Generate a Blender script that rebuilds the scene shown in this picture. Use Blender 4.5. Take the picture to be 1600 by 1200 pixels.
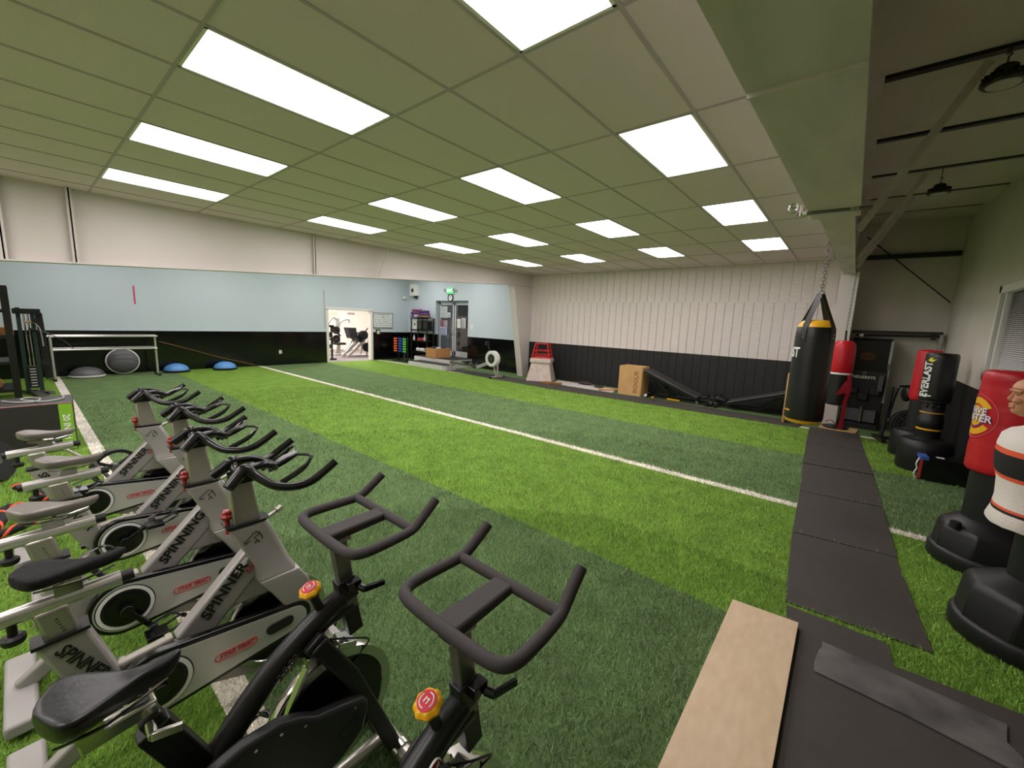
import bpy, bmesh, math, random
from math import sin, cos, pi, radians
from mathutils import Vector, Matrix, Euler
import numpy as np
for o in list(bpy.data.objects): bpy.data.objects.remove(o)
S = bpy.context.scene; COL = S.collection
random.seed(7)
# ---------------- camera ----------------
cam_d = bpy.data.cameras.new('camera'); cam = bpy.data.objects.new('camera', cam_d); COL.objects.link(cam)
cam_d.sensor_fit = 'HORIZONTAL'; cam_d.sensor_width = 36.0; cam_d.lens = 633.86/1600*36.0
cam_d.clip_start = .02; cam_d.clip_end = 100
R_ = Vector((0.76938, 0.637617, 0.03871)); U_ = Vector((-0.12665, 0.092865, 0.987591)); F_ = Vector((-0.62611, 0.764736, -0.152203))
m = Matrix.Identity(4)
for i in range(3): m[i][0] = R_[i]; m[i][1] = U_[i]; m[i][2] = -F_[i]
m[0][3], m[1][3], m[2][3] = 0, 0, 1.8
cam.matrix_world = m; S.camera = cam
# ---------------- world, exposure, area lights out of the frame ----------------
W = bpy.data.worlds.new('world'); S.world = W; W.use_nodes = True
W.node_tree.nodes['Background'].inputs[0].default_value = (.5, .55, .6, 1); W.node_tree.nodes['Background'].inputs[1].default_value = .05
S.view_settings.view_transform = 'Standard'; S.view_settings.look = 'None'; S.view_settings.gamma = 1
S.view_settings.exposure = 1.3
PANEL = 5.2          # emission of the ceiling panels
CEIL = 3.34
def area(name, loc, sx, sy, power, rot=(0,0,0), col=(1,.925,.945)):
    l = bpy.data.lights.new(name, 'AREA'); l.shape = 'RECTANGLE'; l.size = sx; l.size_y = sy; l.energy = power; l.color = col
    o = bpy.data.objects.new(name, l); COL.objects.link(o); o.location = loc; o.rotation_euler = rot
PW = PANEL*.58*1.18*pi
for i in range(4):
    for Y in (-1.05, -3.5):  # unseen rows behind the camera; the rear one added for bounce into the bay
        area('unseen_ceiling_lamp', (-1.375-1.866*i, Y, CEIL-.03), .58, 1.18, PW)
for X in (-10.6, -13.2):
    for Y in (.9, 3.8, 6.7, 9.4): area('far_bay_lamp', (X, Y, 3.70), .58, 1.18, PW*1.5)
for Y in (7.4, 10.2): area('next_room_lamp', (-17.5, Y, 3.2), 1.2, 1.2, 85, col=(1,.95,.9))
# ---------------- helpers ----------------
def lin(c):
    r = []
    for v in c[:3]:
        v = v/255.0; r.append(v/12.92 if v <= .04045 else ((v+.055)/1.055)**2.4)
    return (*r, 1)
def M(name, col, rough=.5, metal=0.0, nz=None, bump=None, emit=None, spec=.5, coat=0, streak=None):
    m = bpy.data.materials.new(name); m.use_nodes = True; t = m.node_tree; n = t.nodes; p = n['Principled BSDF']
    c = lin(col); p.inputs['Base Color'].default_value = c; p.inputs['Roughness'].default_value = rough
    p.inputs['Metallic'].default_value = metal; p.inputs['Specular IOR Level'].default_value = spec
    if coat: p.inputs['Coat Weight'].default_value = coat; p.inputs['Coat Roughness'].default_value = .1
    tc = n.new('ShaderNodeTexCoord'); vec = tc.outputs['Object']
    if streak:
        mp = n.new('ShaderNodeMapping'); mp.inputs['Scale'].default_value = streak; t.links.new(vec, mp.inputs['Vector']); vec = mp.outputs['Vector']
    if nz:
        sc, am, col2 = nz
        x = n.new('ShaderNodeTexNoise'); x.inputs['Scale'].default_value = sc; x.inputs['Detail'].default_value = 5; t.links.new(vec, x.inputs['Vector'])
        r = n.new('ShaderNodeValToRGB'); r.color_ramp.elements[0].position = .5-am; r.color_ramp.elements[1].position = .5+am
        r.color_ramp.elements[0].color = lin(col2); r.color_ramp.elements[1].color = c
        t.links.new(x.outputs['Fac'], r.inputs['Fac']); t.links.new(r.outputs['Color'], p.inputs['Base Color'])
    if bump:
        x = n.new('ShaderNodeTexNoise'); x.inputs['Scale'].default_value = bump[0]; x.inputs['Detail'].default_value = 4; t.links.new(vec, x.inputs['Vector'])
        b = n.new('ShaderNodeBump'); b.inputs['Strength'].default_value = bump[1]; b.inputs['Distance'].default_value = .01
        t.links.new(x.outputs['Fac'], b.inputs['Height']); t.links.new(b.outputs['Normal'], p.inputs['Normal'])
    if emit:
        p.inputs['Emission Color'].default_value = c; p.inputs['Emission Strength'].default_value = emit
    return m
def zbands(name, stops, rough, axis=2, lo=0.0, hi=2.0, bump=None):
    """cloth with real coloured bands, constant along one object axis"""
    m = M(name, (255,255,255), rough, bump=bump); t = m.node_tree; n = t.nodes; p = n['Principled BSDF']
    tc = n.new('ShaderNodeTexCoord'); sp = n.new('ShaderNodeSeparateXYZ'); t.links.new(tc.outputs['Object'], sp.inputs[0])
    mr = n.new('ShaderNodeMapRange'); mr.inputs[1].default_value = lo; mr.inputs[2].default_value = hi; t.links.new(sp.outputs[axis], mr.inputs[0])
    r = n.new('ShaderNodeValToRGB'); r.color_ramp.interpolation = 'CONSTANT'; e = r.color_ramp.elements
    while len(e) > 1: e.remove(e[-1])
    for k, (z, c) in enumerate(stops):
        q = e[0] if k == 0 else e.new((z-lo)/(hi-lo)); q.position = max(0, (z-lo)/(hi-lo)); q.color = lin(c)
    t.links.new(mr.outputs[0], r.inputs['Fac']); t.links.new(r.outputs['Color'], p.inputs['Base Color'])
    return m
class B:
    def __init__(s): s.bm = bmesh.new()
    def face(s, vs, idx=0):
        try:
            f = s.bm.faces.new(vs); f.material_index = idx; return f
        except ValueError: return None
    def rings(s, rings, closed=False, cap=True, idx=0):
        R = [[s.bm.verts.new(p) for p in r] for r in rings]; n = len(R[0])
        for a in range(len(R) if closed else len(R)-1):
            A, C = R[a], R[(a+1) % len(R)]
            for i in range(n): s.face((A[i], A[(i+1) % n], C[(i+1) % n], C[i]), idx)
        if cap and not closed: s.face(R[0][::-1], idx); s.face(R[-1], idx)
        return s
    def box(s, c, d, rot=None, idx=0):
        x, y, z = [v/2 for v in d]; c = Vector(c)
        E = Euler(rot).to_matrix() if rot else Matrix.Identity(3)
        q = [[c+E@Vector((a*x, b*y, k*z)) for a, b in ((-1,-1),(1,-1),(1,1),(-1,1))] for k in (-1, 1)]
        return s.rings(q, idx=idx)
    def bx(s, x0, x1, y0, y1, z0, z1, idx=0):
        return s.box(((x0+x1)/2, (y0+y1)/2, (z0+z1)/2), (abs(x1-x0), abs(y1-y0), abs(z1-z0)), idx=idx)
    def tube(s, pts, r, seg=10, closed=False, sm=0, flat=None, idx=0):
        P = [Vector(p) for p in pts]
        if sm:
            Q = []; n = len(P); rr = []
            rl = r if isinstance(r, (list, tuple)) else [r]*n
            for i in range(n if closed else n-1):
                if closed: a, b, c, d = P[i-1], P[i], P[(i+1) % n], P[(i+2) % n]
                else: a, b, c, d = P[max(i-1,0)], P[i], P[i+1], P[min(i+2,n-1)]
                for k in range(sm):
                    t = k/sm; Q.append(.5*((2*b)+(c-a)*t+(2*a-5*b+4*c-d)*t*t+(3*b-a-3*c+d)*t**3)); rr.append(rl[i]*(1-t)+rl[(i+1) % n]*t)
            if not closed: Q.append(P[-1]); rr.append(rl[-1])
            P, r = Q, rr
        n = len(P); rl = r if isinstance(r, (list, tuple)) else [r]*n
        T = []
        for i in range(n):
            if closed: d = P[(i+1) % n]-P[i-1]
            else: d = P[min(i+1,n-1)]-P[max(i-1,0)]
            T.append(d.normalized())
        up = Vector((0,0,1)) if abs(T[0].z) < .9 else Vector((1,0,0))
        N = (up - T[0]*up.dot(T[0])).normalized(); out = []
        for i in range(n):
            N = (N - T[i]*N.dot(T[i])).normalized(); Bv = T[i].cross(N)
            f = flat or (1, 1)
            out.append([P[i]+(N*cos(2*pi*k/seg)*f[0]+Bv*sin(2*pi*k/seg)*f[1])*rl[i] for k in range(seg)])
        return s.rings(out, closed=closed, idx=idx)
    def cyl(s, a, b, r0, r1=None, seg=20, idx=0): return s.tube([a, b], [r0, r0 if r1 is None else r1], seg, idx=idx)
    def bar(s, a, b, w, h, up=(0,0,1), idx=0):
        a, b = Vector(a), Vector(b); d = (b-a).normalized(); u = Vector(up); 
        if abs(d.dot(u)) > .98: u = Vector((1,0,0))
        sd = d.cross(u).normalized(); u = sd.cross(d)
        return s.rings([[p+sd*w/2*i+u*h/2*j for i, j in ((-1,-1),(1,-1),(1,1),(-1,1))] for p in (a, b)], idx=idx)
    def lathe(s, prof, c=(0,0,0), axis='z', seg=28, sx=1, sy=1, idx=0):
        hole = prof[0][0] > 1e-4 and prof[-1][0] > 1e-4
        out = []
        for r, z in prof:
            ring = []
            for k in range(seg):
                a = 2*pi*k/seg; x, y = r*cos(a)*sx, r*sin(a)*sy
                v = (x, y, z) if axis == 'z' else ((z, x, y) if axis == 'x' else (y, z, x))
                ring.append(Vector(c)+Vector(v))
            out.append(ring)
        return s.rings(out, closed=hole, idx=idx)
    def prism(s, poly, axis, a0, a1, idx=0):
        def P(p, a): return Vector((a, p[0], p[1])) if axis == 'x' else (Vector((p[0], a, p[1])) if axis == 'y' else Vector((p[0], p[1], a)))
        return s.rings([[P(p, a0) for p in poly], [P(p, a1) for p in poly]], idx=idx)
    def sph(s, c, r, seg=18, rg=10, idx=0):
        r = (r, r, r) if not isinstance(r, (tuple, list)) else r
        out = []
        for j in range(rg+1):
            t = pi*(j+.001)/(rg+.002); out.append([Vector((c[0]+r[0]*sin(t)*cos(2*pi*k/seg), c[1]+r[1]*sin(t)*sin(2*pi*k/seg), c[2]-r[2]*cos(t))) for k in range(seg)])
        return s.rings(out, idx=idx)
def ob(name, b, mat, parent=None, bev=0, ang=38, sub=0, kind=None, weld=True):
    bm = b.bm
    if weld: bmesh.ops.remove_doubles(bm, verts=bm.verts, dist=1e-5)
    bmesh.ops.recalc_face_normals(bm, faces=bm.faces)
    me = bpy.data.meshes.new(name); bm.to_mesh(me); bm.free()
    for f in me.polygons: f.use_smooth = True
    me.set_sharp_from_angle(angle=radians(ang))
    for q in (mat if isinstance(mat, (list, tuple)) else [mat]): me.materials.append(q)
    o = bpy.data.objects.new(name, me); COL.objects.link(o)
    if parent: o.parent = parent
    if bev:
        k = o.modifiers.new('bevel', 'BEVEL'); k.width = bev; k.segments = 2; k.limit_method = 'ANGLE'; k.angle_limit = radians(35)
    if sub:
        k = o.modifiers.new('sub', 'SUBSURF'); k.levels = sub; k.render_levels = sub
    if kind: o['kind'] = kind
    return o
def thing(name, label, cat, loc=(0,0,0), rz=0, group=None):
    o = bpy.data.objects.new(name, None); COL.objects.link(o); o.empty_display_size = .1
    o.location = loc; o.rotation_euler = (0, 0, rz); o['label'] = label; o['category'] = cat
    if group: o['group'] = group
    return o
def tag(o, label, cat, group=None):
    o['label'] = label; o['category'] = cat
    if group: o['group'] = group
    return o
def struct(name, b, mat, parent=None, **k):
    o = ob(name, b, mat, parent, **k)
    if not parent: o['kind'] = 'structure'
    return o
def lettering(s, size, mat, parent, org, right, up, ext=.0012, sx=1.0, bold=0, shear=0, name='lettering', wrap=None, sub=0):
    """flat raised letters; wrap=(R, azimuth, z, vertical) bends them round a cylinder about the parent's axis"""
    cu = bpy.data.curves.new(name, 'FONT'); cu.body = s; cu.size = size; cu.align_x = 'CENTER'; cu.align_y = 'CENTER'
    cu.extrude = ext; cu.offset = bold; cu.shear = shear; cu.resolution_u = 3
    t = bpy.data.objects.new('tmp', cu); COL.objects.link(t)
    dg = bpy.context.evaluated_depsgraph_get(); me = bpy.data.meshes.new_from_object(t.evaluated_get(dg))
    bpy.data.objects.remove(t); me.name = name; me.materials.clear(); me.materials.append(mat)
    if wrap:
        bm = bmesh.new(); bm.from_mesh(me)
        for _ in range(2): bmesh.ops.subdivide_edges(bm, edges=[e for e in bm.edges if e.calc_length() > size*.12], cuts=1)
        R, az, z0, vert = wrap
        for v in bm.verts:
            x, y, h = v.co.x*sx, v.co.y, v.co.z
            if vert: x, y = -y, x
            a = az + x/R; v.co = Vector(((R+h)*cos(a), (R+h)*sin(a), z0+y))
        bm.to_mesh(me); bm.free()
    else:
        r = Vector(right).normalized(); u = Vector(up).normalized(); n = r.cross(u)
        for v in me.vertices: v.co = Vector(org)+r*v.co.x*sx+u*v.co.y+n*v.co.z
    o = bpy.data.objects.new(name, me); COL.objects.link(o); o.parent = parent
    return o
# ---------------- materials ----------------
m_black = M('black plastic', (22,22,23), .45)
m_matte = M('black foam rubber', (52,47,47), .75, bump=(300,.06))
m_blkgl = M('black gloss', (14,14,15), .2)
m_vinyl = M('black vinyl', (24,24,25), .36, bump=(60,.08))
m_rubber = M('black rubber mat', (66,61,56), .85, nz=(6,.35,(57,52,48)), bump=(400,.15))
m_rubber2 = M('worn black rubber', (104,100,97), .8, nz=(5,.22,(58,56,55)), bump=(250,.2))
m_chrome = M('chrome', (205,203,198), .16, 1)
m_alu = M('brushed aluminium', (186,182,172), .34, .8)
m_rail = M('bright aluminium rail', (222,220,216), .26, .75)
m_steel = M('grey steel', (120,120,118), .35, .7)
m_silver = M('silver painted frame', (172,168,164), .4, .35, nz=(3,.4,(160,156,152)))
m_silver2 = M('silver guard face', (200,198,195), .32, .45)
m_dark = M('charcoal painted frame', (40,40,40), .35, .4)
m_white = M('white plastic', (225,224,220), .4)
m_red = M('red vinyl', (196,24,40), .38, bump=(40,.06))
m_redp = M('red plastic', (158,44,34), .25)
m_yel = M('yellow plastic', (240,176,20), .35)
m_ltyel = M('yellow vinyl', (236,178,38), .4, bump=(30,.12))
m_wht = M('white print', (235,235,232), .5)
m_blkp = M('black print', (20,20,20), .5)
m_redprint = M('red print', (190,40,50), .5)
m_greenp = M('lime green foam', (128,180,40), .6)
m_wood = M('pale plywood', (216,176,120), .55, nz=(4,.25,(186,140,86)), streak=(9,9,.8))
m_woodd = M('brown wood', (160,110,66), .6, nz=(4,.25,(125,84,48)), streak=(6,1,6))
m_card = M('cardboard', (196,144,90), .8, nz=(3,.3,(184,130,78)))
m_grey = M('grey rubber dome', (96,96,100), .5)
m_blue = M('blue rubber dome', (92,150,214), .42)
m_ltgrey = M('light grey plastic', (160,157,153), .45)
m_seat = M('grey vinyl saddle', (128,122,116), .33, nz=(5,.3,(116,110,104)))
m_beamw = M('warm white painted steel', (214,206,201), .55, nz=(1.5,.4,(207,199,194)))
m_galv = M('grey painted rafter', (228,216,214), .5, nz=(2.5,.25,(204,193,190)), streak=(4,.6,4))
# ================= SETTING =================
LG, DG, WH = (120,156,62), (106,132,84), (240,234,220)
BANDS = [(-4,LG),(.385,WH),(.555,DG),(2.73,LG),(4.94,WH),(5.07,DG),(7.25,LG),(9.40,WH),(9.53,DG)]
def turf(name, blades):
    m = bpy.data.materials.new(name); m.use_nodes = True; t = m.node_tree; n = t.nodes; p = n['Principled BSDF']
    p.inputs['Roughness'].default_value = .55 if blades else .85; p.inputs['Specular IOR Level'].default_value = .3 if blades else .1
    tc = n.new('ShaderNodeTexCoord'); sp = n.new('ShaderNodeSeparateXYZ'); t.links.new(tc.outputs['Object'], sp.inputs[0])
    mr = n.new('ShaderNodeMapRange'); mr.inputs[1].default_value = -4; mr.inputs[2].default_value = 12; t.links.new(sp.outputs[1], mr.inputs[0])
    r = n.new('ShaderNodeValToRGB'); r.color_ramp.interpolation = 'CONSTANT'; e = r.color_ramp.elements
    while len(e) > 1: e.remove(e[-1])
    for k, (y, c) in enumerate(BANDS):
        q = e[0] if k == 0 else e.new((y+4)/16); q.position = (y+4)/16; q.color = lin(c)
    t.links.new(mr.outputs[0], r.inputs['Fac'])
    if blades:
        g = n.new('ShaderNodeNewGeometry'); src = g.outputs['Random Per Island']; lo, hi = .25, 1.95
    else:
        x = n.new('ShaderNodeTexNoise'); x.inputs['Scale'].default_value = 55; x.inputs['Detail'].default_value = 6; x.inputs['Roughness'].default_value = .75
        t.links.new(tc.outputs['Object'], x.inputs['Vector']); src = x.outputs['Fac']; lo, hi = .3, 1.5
        b = n.new('ShaderNodeBump'); b.inputs['Strength'].default_value = .8; b.inputs['Distance'].default_value = .02
        t.links.new(src, b.inputs['Height']); t.links.new(b.outputs['Normal'], p.inputs['Normal'])
    x2 = n.new('ShaderNodeTexNoise'); x2.inputs['Scale'].default_value = 3.5; x2.inputs['Detail'].default_value = 5; t.links.new(tc.outputs['Object'], x2.inputs['Vector'])
    m1 = n.new('ShaderNodeMapRange'); m1.inputs[3].default_value = lo; m1.inputs[4].default_value = hi; t.links.new(src, m1.inputs[0])
    if not blades: m1.inputs[1].default_value = .25; m1.inputs[2].default_value = .75
    m2 = n.new('ShaderNodeMapRange'); m2.inputs[1].default_value = .3; m2.inputs[2].default_value = .7; m2.inputs[3].default_value = .85; m2.inputs[4].default_value = 1.15; t.links.new(x2.outputs['Fac'], m2.inputs[0])
    mu = n.new('ShaderNodeMath'); mu.operation = 'MULTIPLY'; t.links.new(m1.outputs[0], mu.inputs[0]); t.links.new(m2.outputs[0], mu.inputs[1])
    vm = n.new('ShaderNodeVectorMath'); vm.operation = 'SCALE'; t.links.new(r.outputs['Color'], vm.inputs[0]); t.links.new(mu.outputs[0], vm.inputs['Scale'])
    t.links.new(vm.outputs[0], p.inputs['Base Color'])
    return m
MATS_WALK = [   # rubber mats of the walkway, seen from above (world x, y)
    [(-.38,9.60),(.36,9.64),(.40,8.3),(-.34,8.2)],
    [(-.34,8.18),(.40,8.27),(.47,6.95),(-.28,6.82)],
    [(-.28,6.78),(.46,6.90),(.50,5.68),(-.22,5.56)],
    [(-.22,5.54),(.50,5.64),(.53,4.43),(-.18,4.33)],
    [(-.18,4.31),(.52,4.42),(.60,3.19),(-.11,3.13)],
    [(-.10,3.09),(.40,3.10),(.42,2.90),(.88,2.94),(1.34,2.98),(1.34,1.3),(-.02,1.3),(-.07,2.85)]]
WALLMAT = [[(-10.82,9.52),(-6.1,9.22),(-6.1,10.0),(-10.82,10.2)], [(-6.08,9.2),(-3.5,9.28),(-3.5,10.02),(-6.08,10.0)], [(-3.48,9.30),(-.55,9.36),(-.45,9.98),(-3.48,10.04)]]
PLY = [(-.375,2.84),(-.02,2.88),(-.02,1.25),(-.375,1.25)]
def inside(P, poly):
    x, y = P[:,0], P[:,1]; r = np.zeros(len(P), bool); n = len(poly)
    for i in range(n):
        x0, y0 = poly[i]; x1, y1 = poly[(i+1) % n]
        c = ((y0 > y) != (y1 > y)); 
        with np.errstate(divide='ignore', invalid='ignore'): r ^= c & (x < (x1-x0)*(y-y0)/(y1-y0+1e-12)+x0)
    return r
def grass_floor():
    rng = np.random.default_rng(3); F, U, R = np.array(F_), np.array(U_), np.array(R_); pos = []; siz = []
    for x0, x1, y0, y1, den, sc in ((-3.2,1.3,-.5,3.4,15000,1.0), (-6.5,1.3,-.5,6.2,3600,1.5), (-11,1.3,-.5,9.3,700,2.6)):
        n = int((x1-x0)*(y1-y0)*den); P = np.stack([rng.uniform(x0,x1,n), rng.uniform(y0,y1,n)], 1)
        d = np.hypot(P[:,0], P[:,1])
        if sc == 1.0: P = P[d < 3.7]
        elif sc == 1.5: P = P[(d >= 3.3) & (d < 6.6)]
        else: P = P[(d >= 6.2) & (d < 11)]
        V = np.c_[P, np.full(len(P), -1.78)]; w = V@F; px = 800+633.86*(V@R)/w; py = 600-633.86*(V@U)/w
        P = P[(w > 0) & (px > -60) & (px < 1660) & (py < 1290)]
        for q in MATS_WALK+WALLMAT+[PLY]: P = P[~inside(P, q)]
        pos.append(P); siz.append(np.full(len(P), sc))
    P = np.concatenate(pos); sc = np.concatenate(siz); n = len(P)
    az = rng.uniform(0, 2*pi, n); h = rng.uniform(.014, .032, n)*np.minimum(sc, 1.4)**.5; w = rng.uniform(.0012, .0023, n)*sc; lean = rng.uniform(.3, 1.5, n)*h
    la = rng.normal(0, 1.2, n)+2.2
    V = np.zeros((n, 3, 3), np.float32)
    V[:,0,0] = P[:,0]-w*np.cos(az); V[:,0,1] = P[:,1]-w*np.sin(az)
    V[:,1,0] = P[:,0]+w*np.cos(az); V[:,1,1] = P[:,1]+w*np.sin(az)
    V[:,2,0] = P[:,0]+lean*np.cos(la); V[:,2,1] = P[:,1]+lean*np.sin(la); V[:,2,2] = h
    V[:,:2,2] = -.002
    base = np.array([(-15.1,-5,0),(1.38,-5,0),(1.38,11.05,0),(-15.1,11.05,0)], np.float32)
    allv = np.concatenate([base, V.reshape(-1,3)]); me = bpy.data.meshes.new('floor')
    me.vertices.add(len(allv)); me.vertices.foreach_set('co', allv.ravel())
    me.loops.add(4+3*n); me.loops.foreach_set('vertex_index', np.arange(4+3*n, dtype=np.int32))
    me.polygons.add(n+1); st = np.concatenate([[0], 4+3*np.arange(n)]).astype(np.int32); me.polygons.foreach_set('loop_start', st)
    mi = np.ones(n+1, np.int32); mi[0] = 0
    me.materials.append(turf('turf backing', False)); me.materials.append(turf('turf blades', True))
    me.polygons.foreach_set('material_index', mi); me.update(calc_edges=True)
    o = bpy.data.objects.new('floor', me); COL.objects.link(o); o['kind'] = 'structure'
grass_floor()
# floor of the room beyond the opening
struct('floor', B().bx(-22,-15.1,5,13,-.05,0), M('grey rubber floor', (120,112,112), .7))
# ---- ceiling
m_tile = M('ceiling tile', (234,215,221), .9, bump=(260,.25), nz=(90,.4,(226,207,213)))
m_grid = M('ceiling grid bar', (186,170,178), .6)
PX, PY = .622, 1.22; X0, Y0 = -1.686, .80
LX = [-1.375-1.866*i for i in range(4)]; LY = [1.41, 3.85, 6.29, 8.73]
b = B()
for j in range(-6, 9):
    for i in range(-12, 4):
        x0, y0 = X0+PX*i, Y0+PY*j; x1, y1 = x0+PX, y0+PY
        x0 = max(x0, -8.45); x1 = min(x1, -.27); y1 = min(y1, 11.05); y0 = max(y0, -5)
        if x1-x0 < .02 or y1-y0 < .02: continue
        if any(x0 < a < x1 for a in LX) and any(y0 < c < y1 for c in LY): continue
        b.bx(x0+.002, x1-.002, y0+.002, y1-.002, CEIL, CEIL+.015)
b.bx(-15.2,-8.45,-5,11.1,3.75,3.8)
ceil = struct('ceiling', b, m_tile)
b = B()
for i in range(-10, 4):
    x = X0+PX*i
    if -8.3 < x < -.28: b.bx(x-.011,x+.011,-5,11.05,CEIL-.006,CEIL+.004)
for j in range(-5, 9):
    y = Y0+PY*j
    if y < 11: b.bx(-8.35,-.28,y-.011,y+.011,CEIL-.005,CEIL+.003)
struct('tile_grid', b, m_grid, ceil)
m_ins = M('white faced insulation', (216,208,194), .55, nz=(1.2,.4,(204,196,182)), bump=(5,.25))
# roof of the side bay: insulation sagging between purlins
PUR = [-4.9,-3.4,-1.9,-.4,1.1,2.6,4.1,5.6,7.1,8.6,10.1,11.3]
def roofz(y): return 3.37+.062*y
b = B(); G = []
for k in range(len(PUR)-1):
    for s in range(6):
        t = s/6; y = PUR[k]+(PUR[k+1]-PUR[k])*t; G.append((y, roofz(y)-.10*sin(pi*t)**.6))
G.append((PUR[-1], roofz(PUR[-1])))
V = [[b.bm.verts.new((x, y, z)) for y, z in G] for x in (-.3, .4, 1.0, 1.45)]
for i in range(3):
    for j in range(len(G)-1): b.face((V[i][j], V[i+1][j], V[i+1][j+1], V[i][j+1]))
struct('roof_insulation', b, m_ins, ceil)
for y in PUR[:-1]:
    struct('purlin', B().bx(-.04,1.40,y-.03,y+.03,roofz(y)-.035,roofz(y)+.0), m_dark, ceil)
# ---- walls
m_bluew = M('pale blue wall paint', (202,215,222), .6, nz=(.8,.4,(196,210,218)))
m_blackw = M('gloss black wall paint', (10,10,11), .13)
m_sidw = M('white painted siding', (230,220,216), .75, nz=(3,.4,(220,210,206)), bump=(9,.5), streak=(1,1,9))
m_sidb = M('black painted siding', (30,29,30), .6, nz=(4,.3,(20,20,21)), bump=(8,.7), streak=(1,1,9))
m_grw = M('grey side wall', (224,218,206), .8, nz=(2.5,.4,(208,202,190)), bump=(14,.4))
m_tw = M('white trim paint', (232,230,224), .4)
BZ = 1.155
# left wall with the opening into the next room (Y 7.43-9.22, up to z 2.0)
b = B()
for y0, y1, z0, z1 in ((-5,7.42,BZ,3.8),(9.24,11.05,BZ,3.8),(7.42,9.24,2.0,3.8)): b.bx(-15.22,-15.1,y0,y1,z0,z1,0)
for y0, y1 in ((-5,7.42),(9.24,11.05)): b.bx(-15.22,-15.1,y0,y1,0,BZ,1)
struct('wall_left', b, [m_bluew, m_blackw], weld=False)
b = B()
b.bx(-15.3,-15.08,7.36,7.46,0,2.0); b.bx(-15.3,-15.08,9.20,9.30,0,2.0); b.bx(-15.3,-15.08,7.36,9.30,1.97,2.07)
struct('trim_1', b, m_tw, bev=.006)
struct('trim_2', B().bx(-15.1,-15.088,-5,7.36,BZ-.006,BZ+.014).bx(-15.1,-15.088,9.30,11.05,BZ-.006,BZ+.014), m_bluew)
# wall with the double glass door (same plane as the siding)
DX0, DX1, DZ0, DZ1 = -13.25, -11.35, .32, 2.52
b = B()
for x0, x1, z0, z1, k in ((-15.1,DX0,BZ,3.8,0),(DX1,-8.352,BZ,3.8,0),(DX0,DX1,DZ1,3.8,0),(-15.1,DX0,0,BZ,1),(DX1,-8.352,0,BZ,1),(DX0,DX1,0,DZ0,1)): b.bx(x0,x1,11.05,11.30,z0,z1,k)
struct('wall_far', b, [m_bluew, m_blackw], weld=False)
# siding wall: real vertical boards with grooves, lower sheet proud of the upper one
b = B(); g = .2032
b.bx(-8.35,1.45,11.075,11.2,0,4.3,0)
x = -8.32
while x < 1.40:
    x1 = min(x+g-.009, 1.40)
    if x > -.1: x += g; continue
    b.bx(x,x1,11.045,11.08,0,BZ,1); b.bx(x,x1,11.045,11.08,BZ,2.46,0); b.bx(x+.07,x1+.07,11.056,11.08,2.46,CEIL,0)
    x += g
b.bx(-8.35,-.1,11.07,11.078,0,BZ,1)
b.bx(-.1,1.40,11.05,11.08,0,4.3,2)
struct('wall_back', b, [m_sidw, m_sidb, m_grw], weld=False)
struct('trim_3', B().bx(-8.3,-.1,11.04,11.062,2.452,2.474), m_sidw)
# right wall with window hole (Y 5.9-7.76, z 1.32-2.40)
WY0, WY1, WZ0, WZ1 = 5.9, 7.78, 1.36, 2.40
b = B()
for y0, y1, z0, z1, k in ((-5,WY0,BZ,4.3,0),(WY1,11.2,BZ,4.3,0),(WY0,WY1,BZ,WZ0,0),(WY0,WY1,WZ1,4.3,0),(-5,11.2,0,BZ,1)): b.bx(1.38,1.5,y0,y1,z0,z1,k)
struct('wall_right', b, [m_grw, m_sidb], weld=False)
struct('wall_near', B().bx(-15.2,1.5,-5.1,-5,0,4.3), m_sidw)
w = bpy.data.objects.new('window_1', None); COL.objects.link(w); w['kind'] = 'structure'; w.location = (1.38, WY1, WZ0)
f = B(); L = WY1-WY0; H = WZ1-WZ0
for y0, y1, z0, z1 in ((-.09,.0,-.06,H+.06),(-L,-L+.09,-.06,H+.06),(-L,0,H-.03,H+.06),(-L,0,-.06,.03)): f.bx(-.03,.06,y0,y1,z0,z1)
f.bx(.0,.05,-.20,-.15,.0,H)
ob('window_frame', f, m_tw, w, bev=.004)
s = B()
for k in range(44): s.box((.045,-L/2-.05,.04+k*.0225), (.026,L-.34,.0016), (0,-.6,0))
ob('blind', s, M('white blind slats', (226,222,220), .5), w)
ob('pane', B().bx(.09,.095,-L,0,0,H), M('night glass', (20,20,24), .1), w)
# room beyond the opening
m_nr = M('warm white wall', (240,226,216), .7)
b = B().bx(-20.6,-20.5,5,13,0,3.6).bx(-20.6,-15.2,12.4,12.5,0,3.6).bx(-20.6,-15.2,5.0,5.1,0,3.6)
struct('wall_next_room', b, m_nr)
struct('ceiling', B().bx(-20.6,-15.2,5,12.5,3.5,3.6), m_nr)
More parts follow.
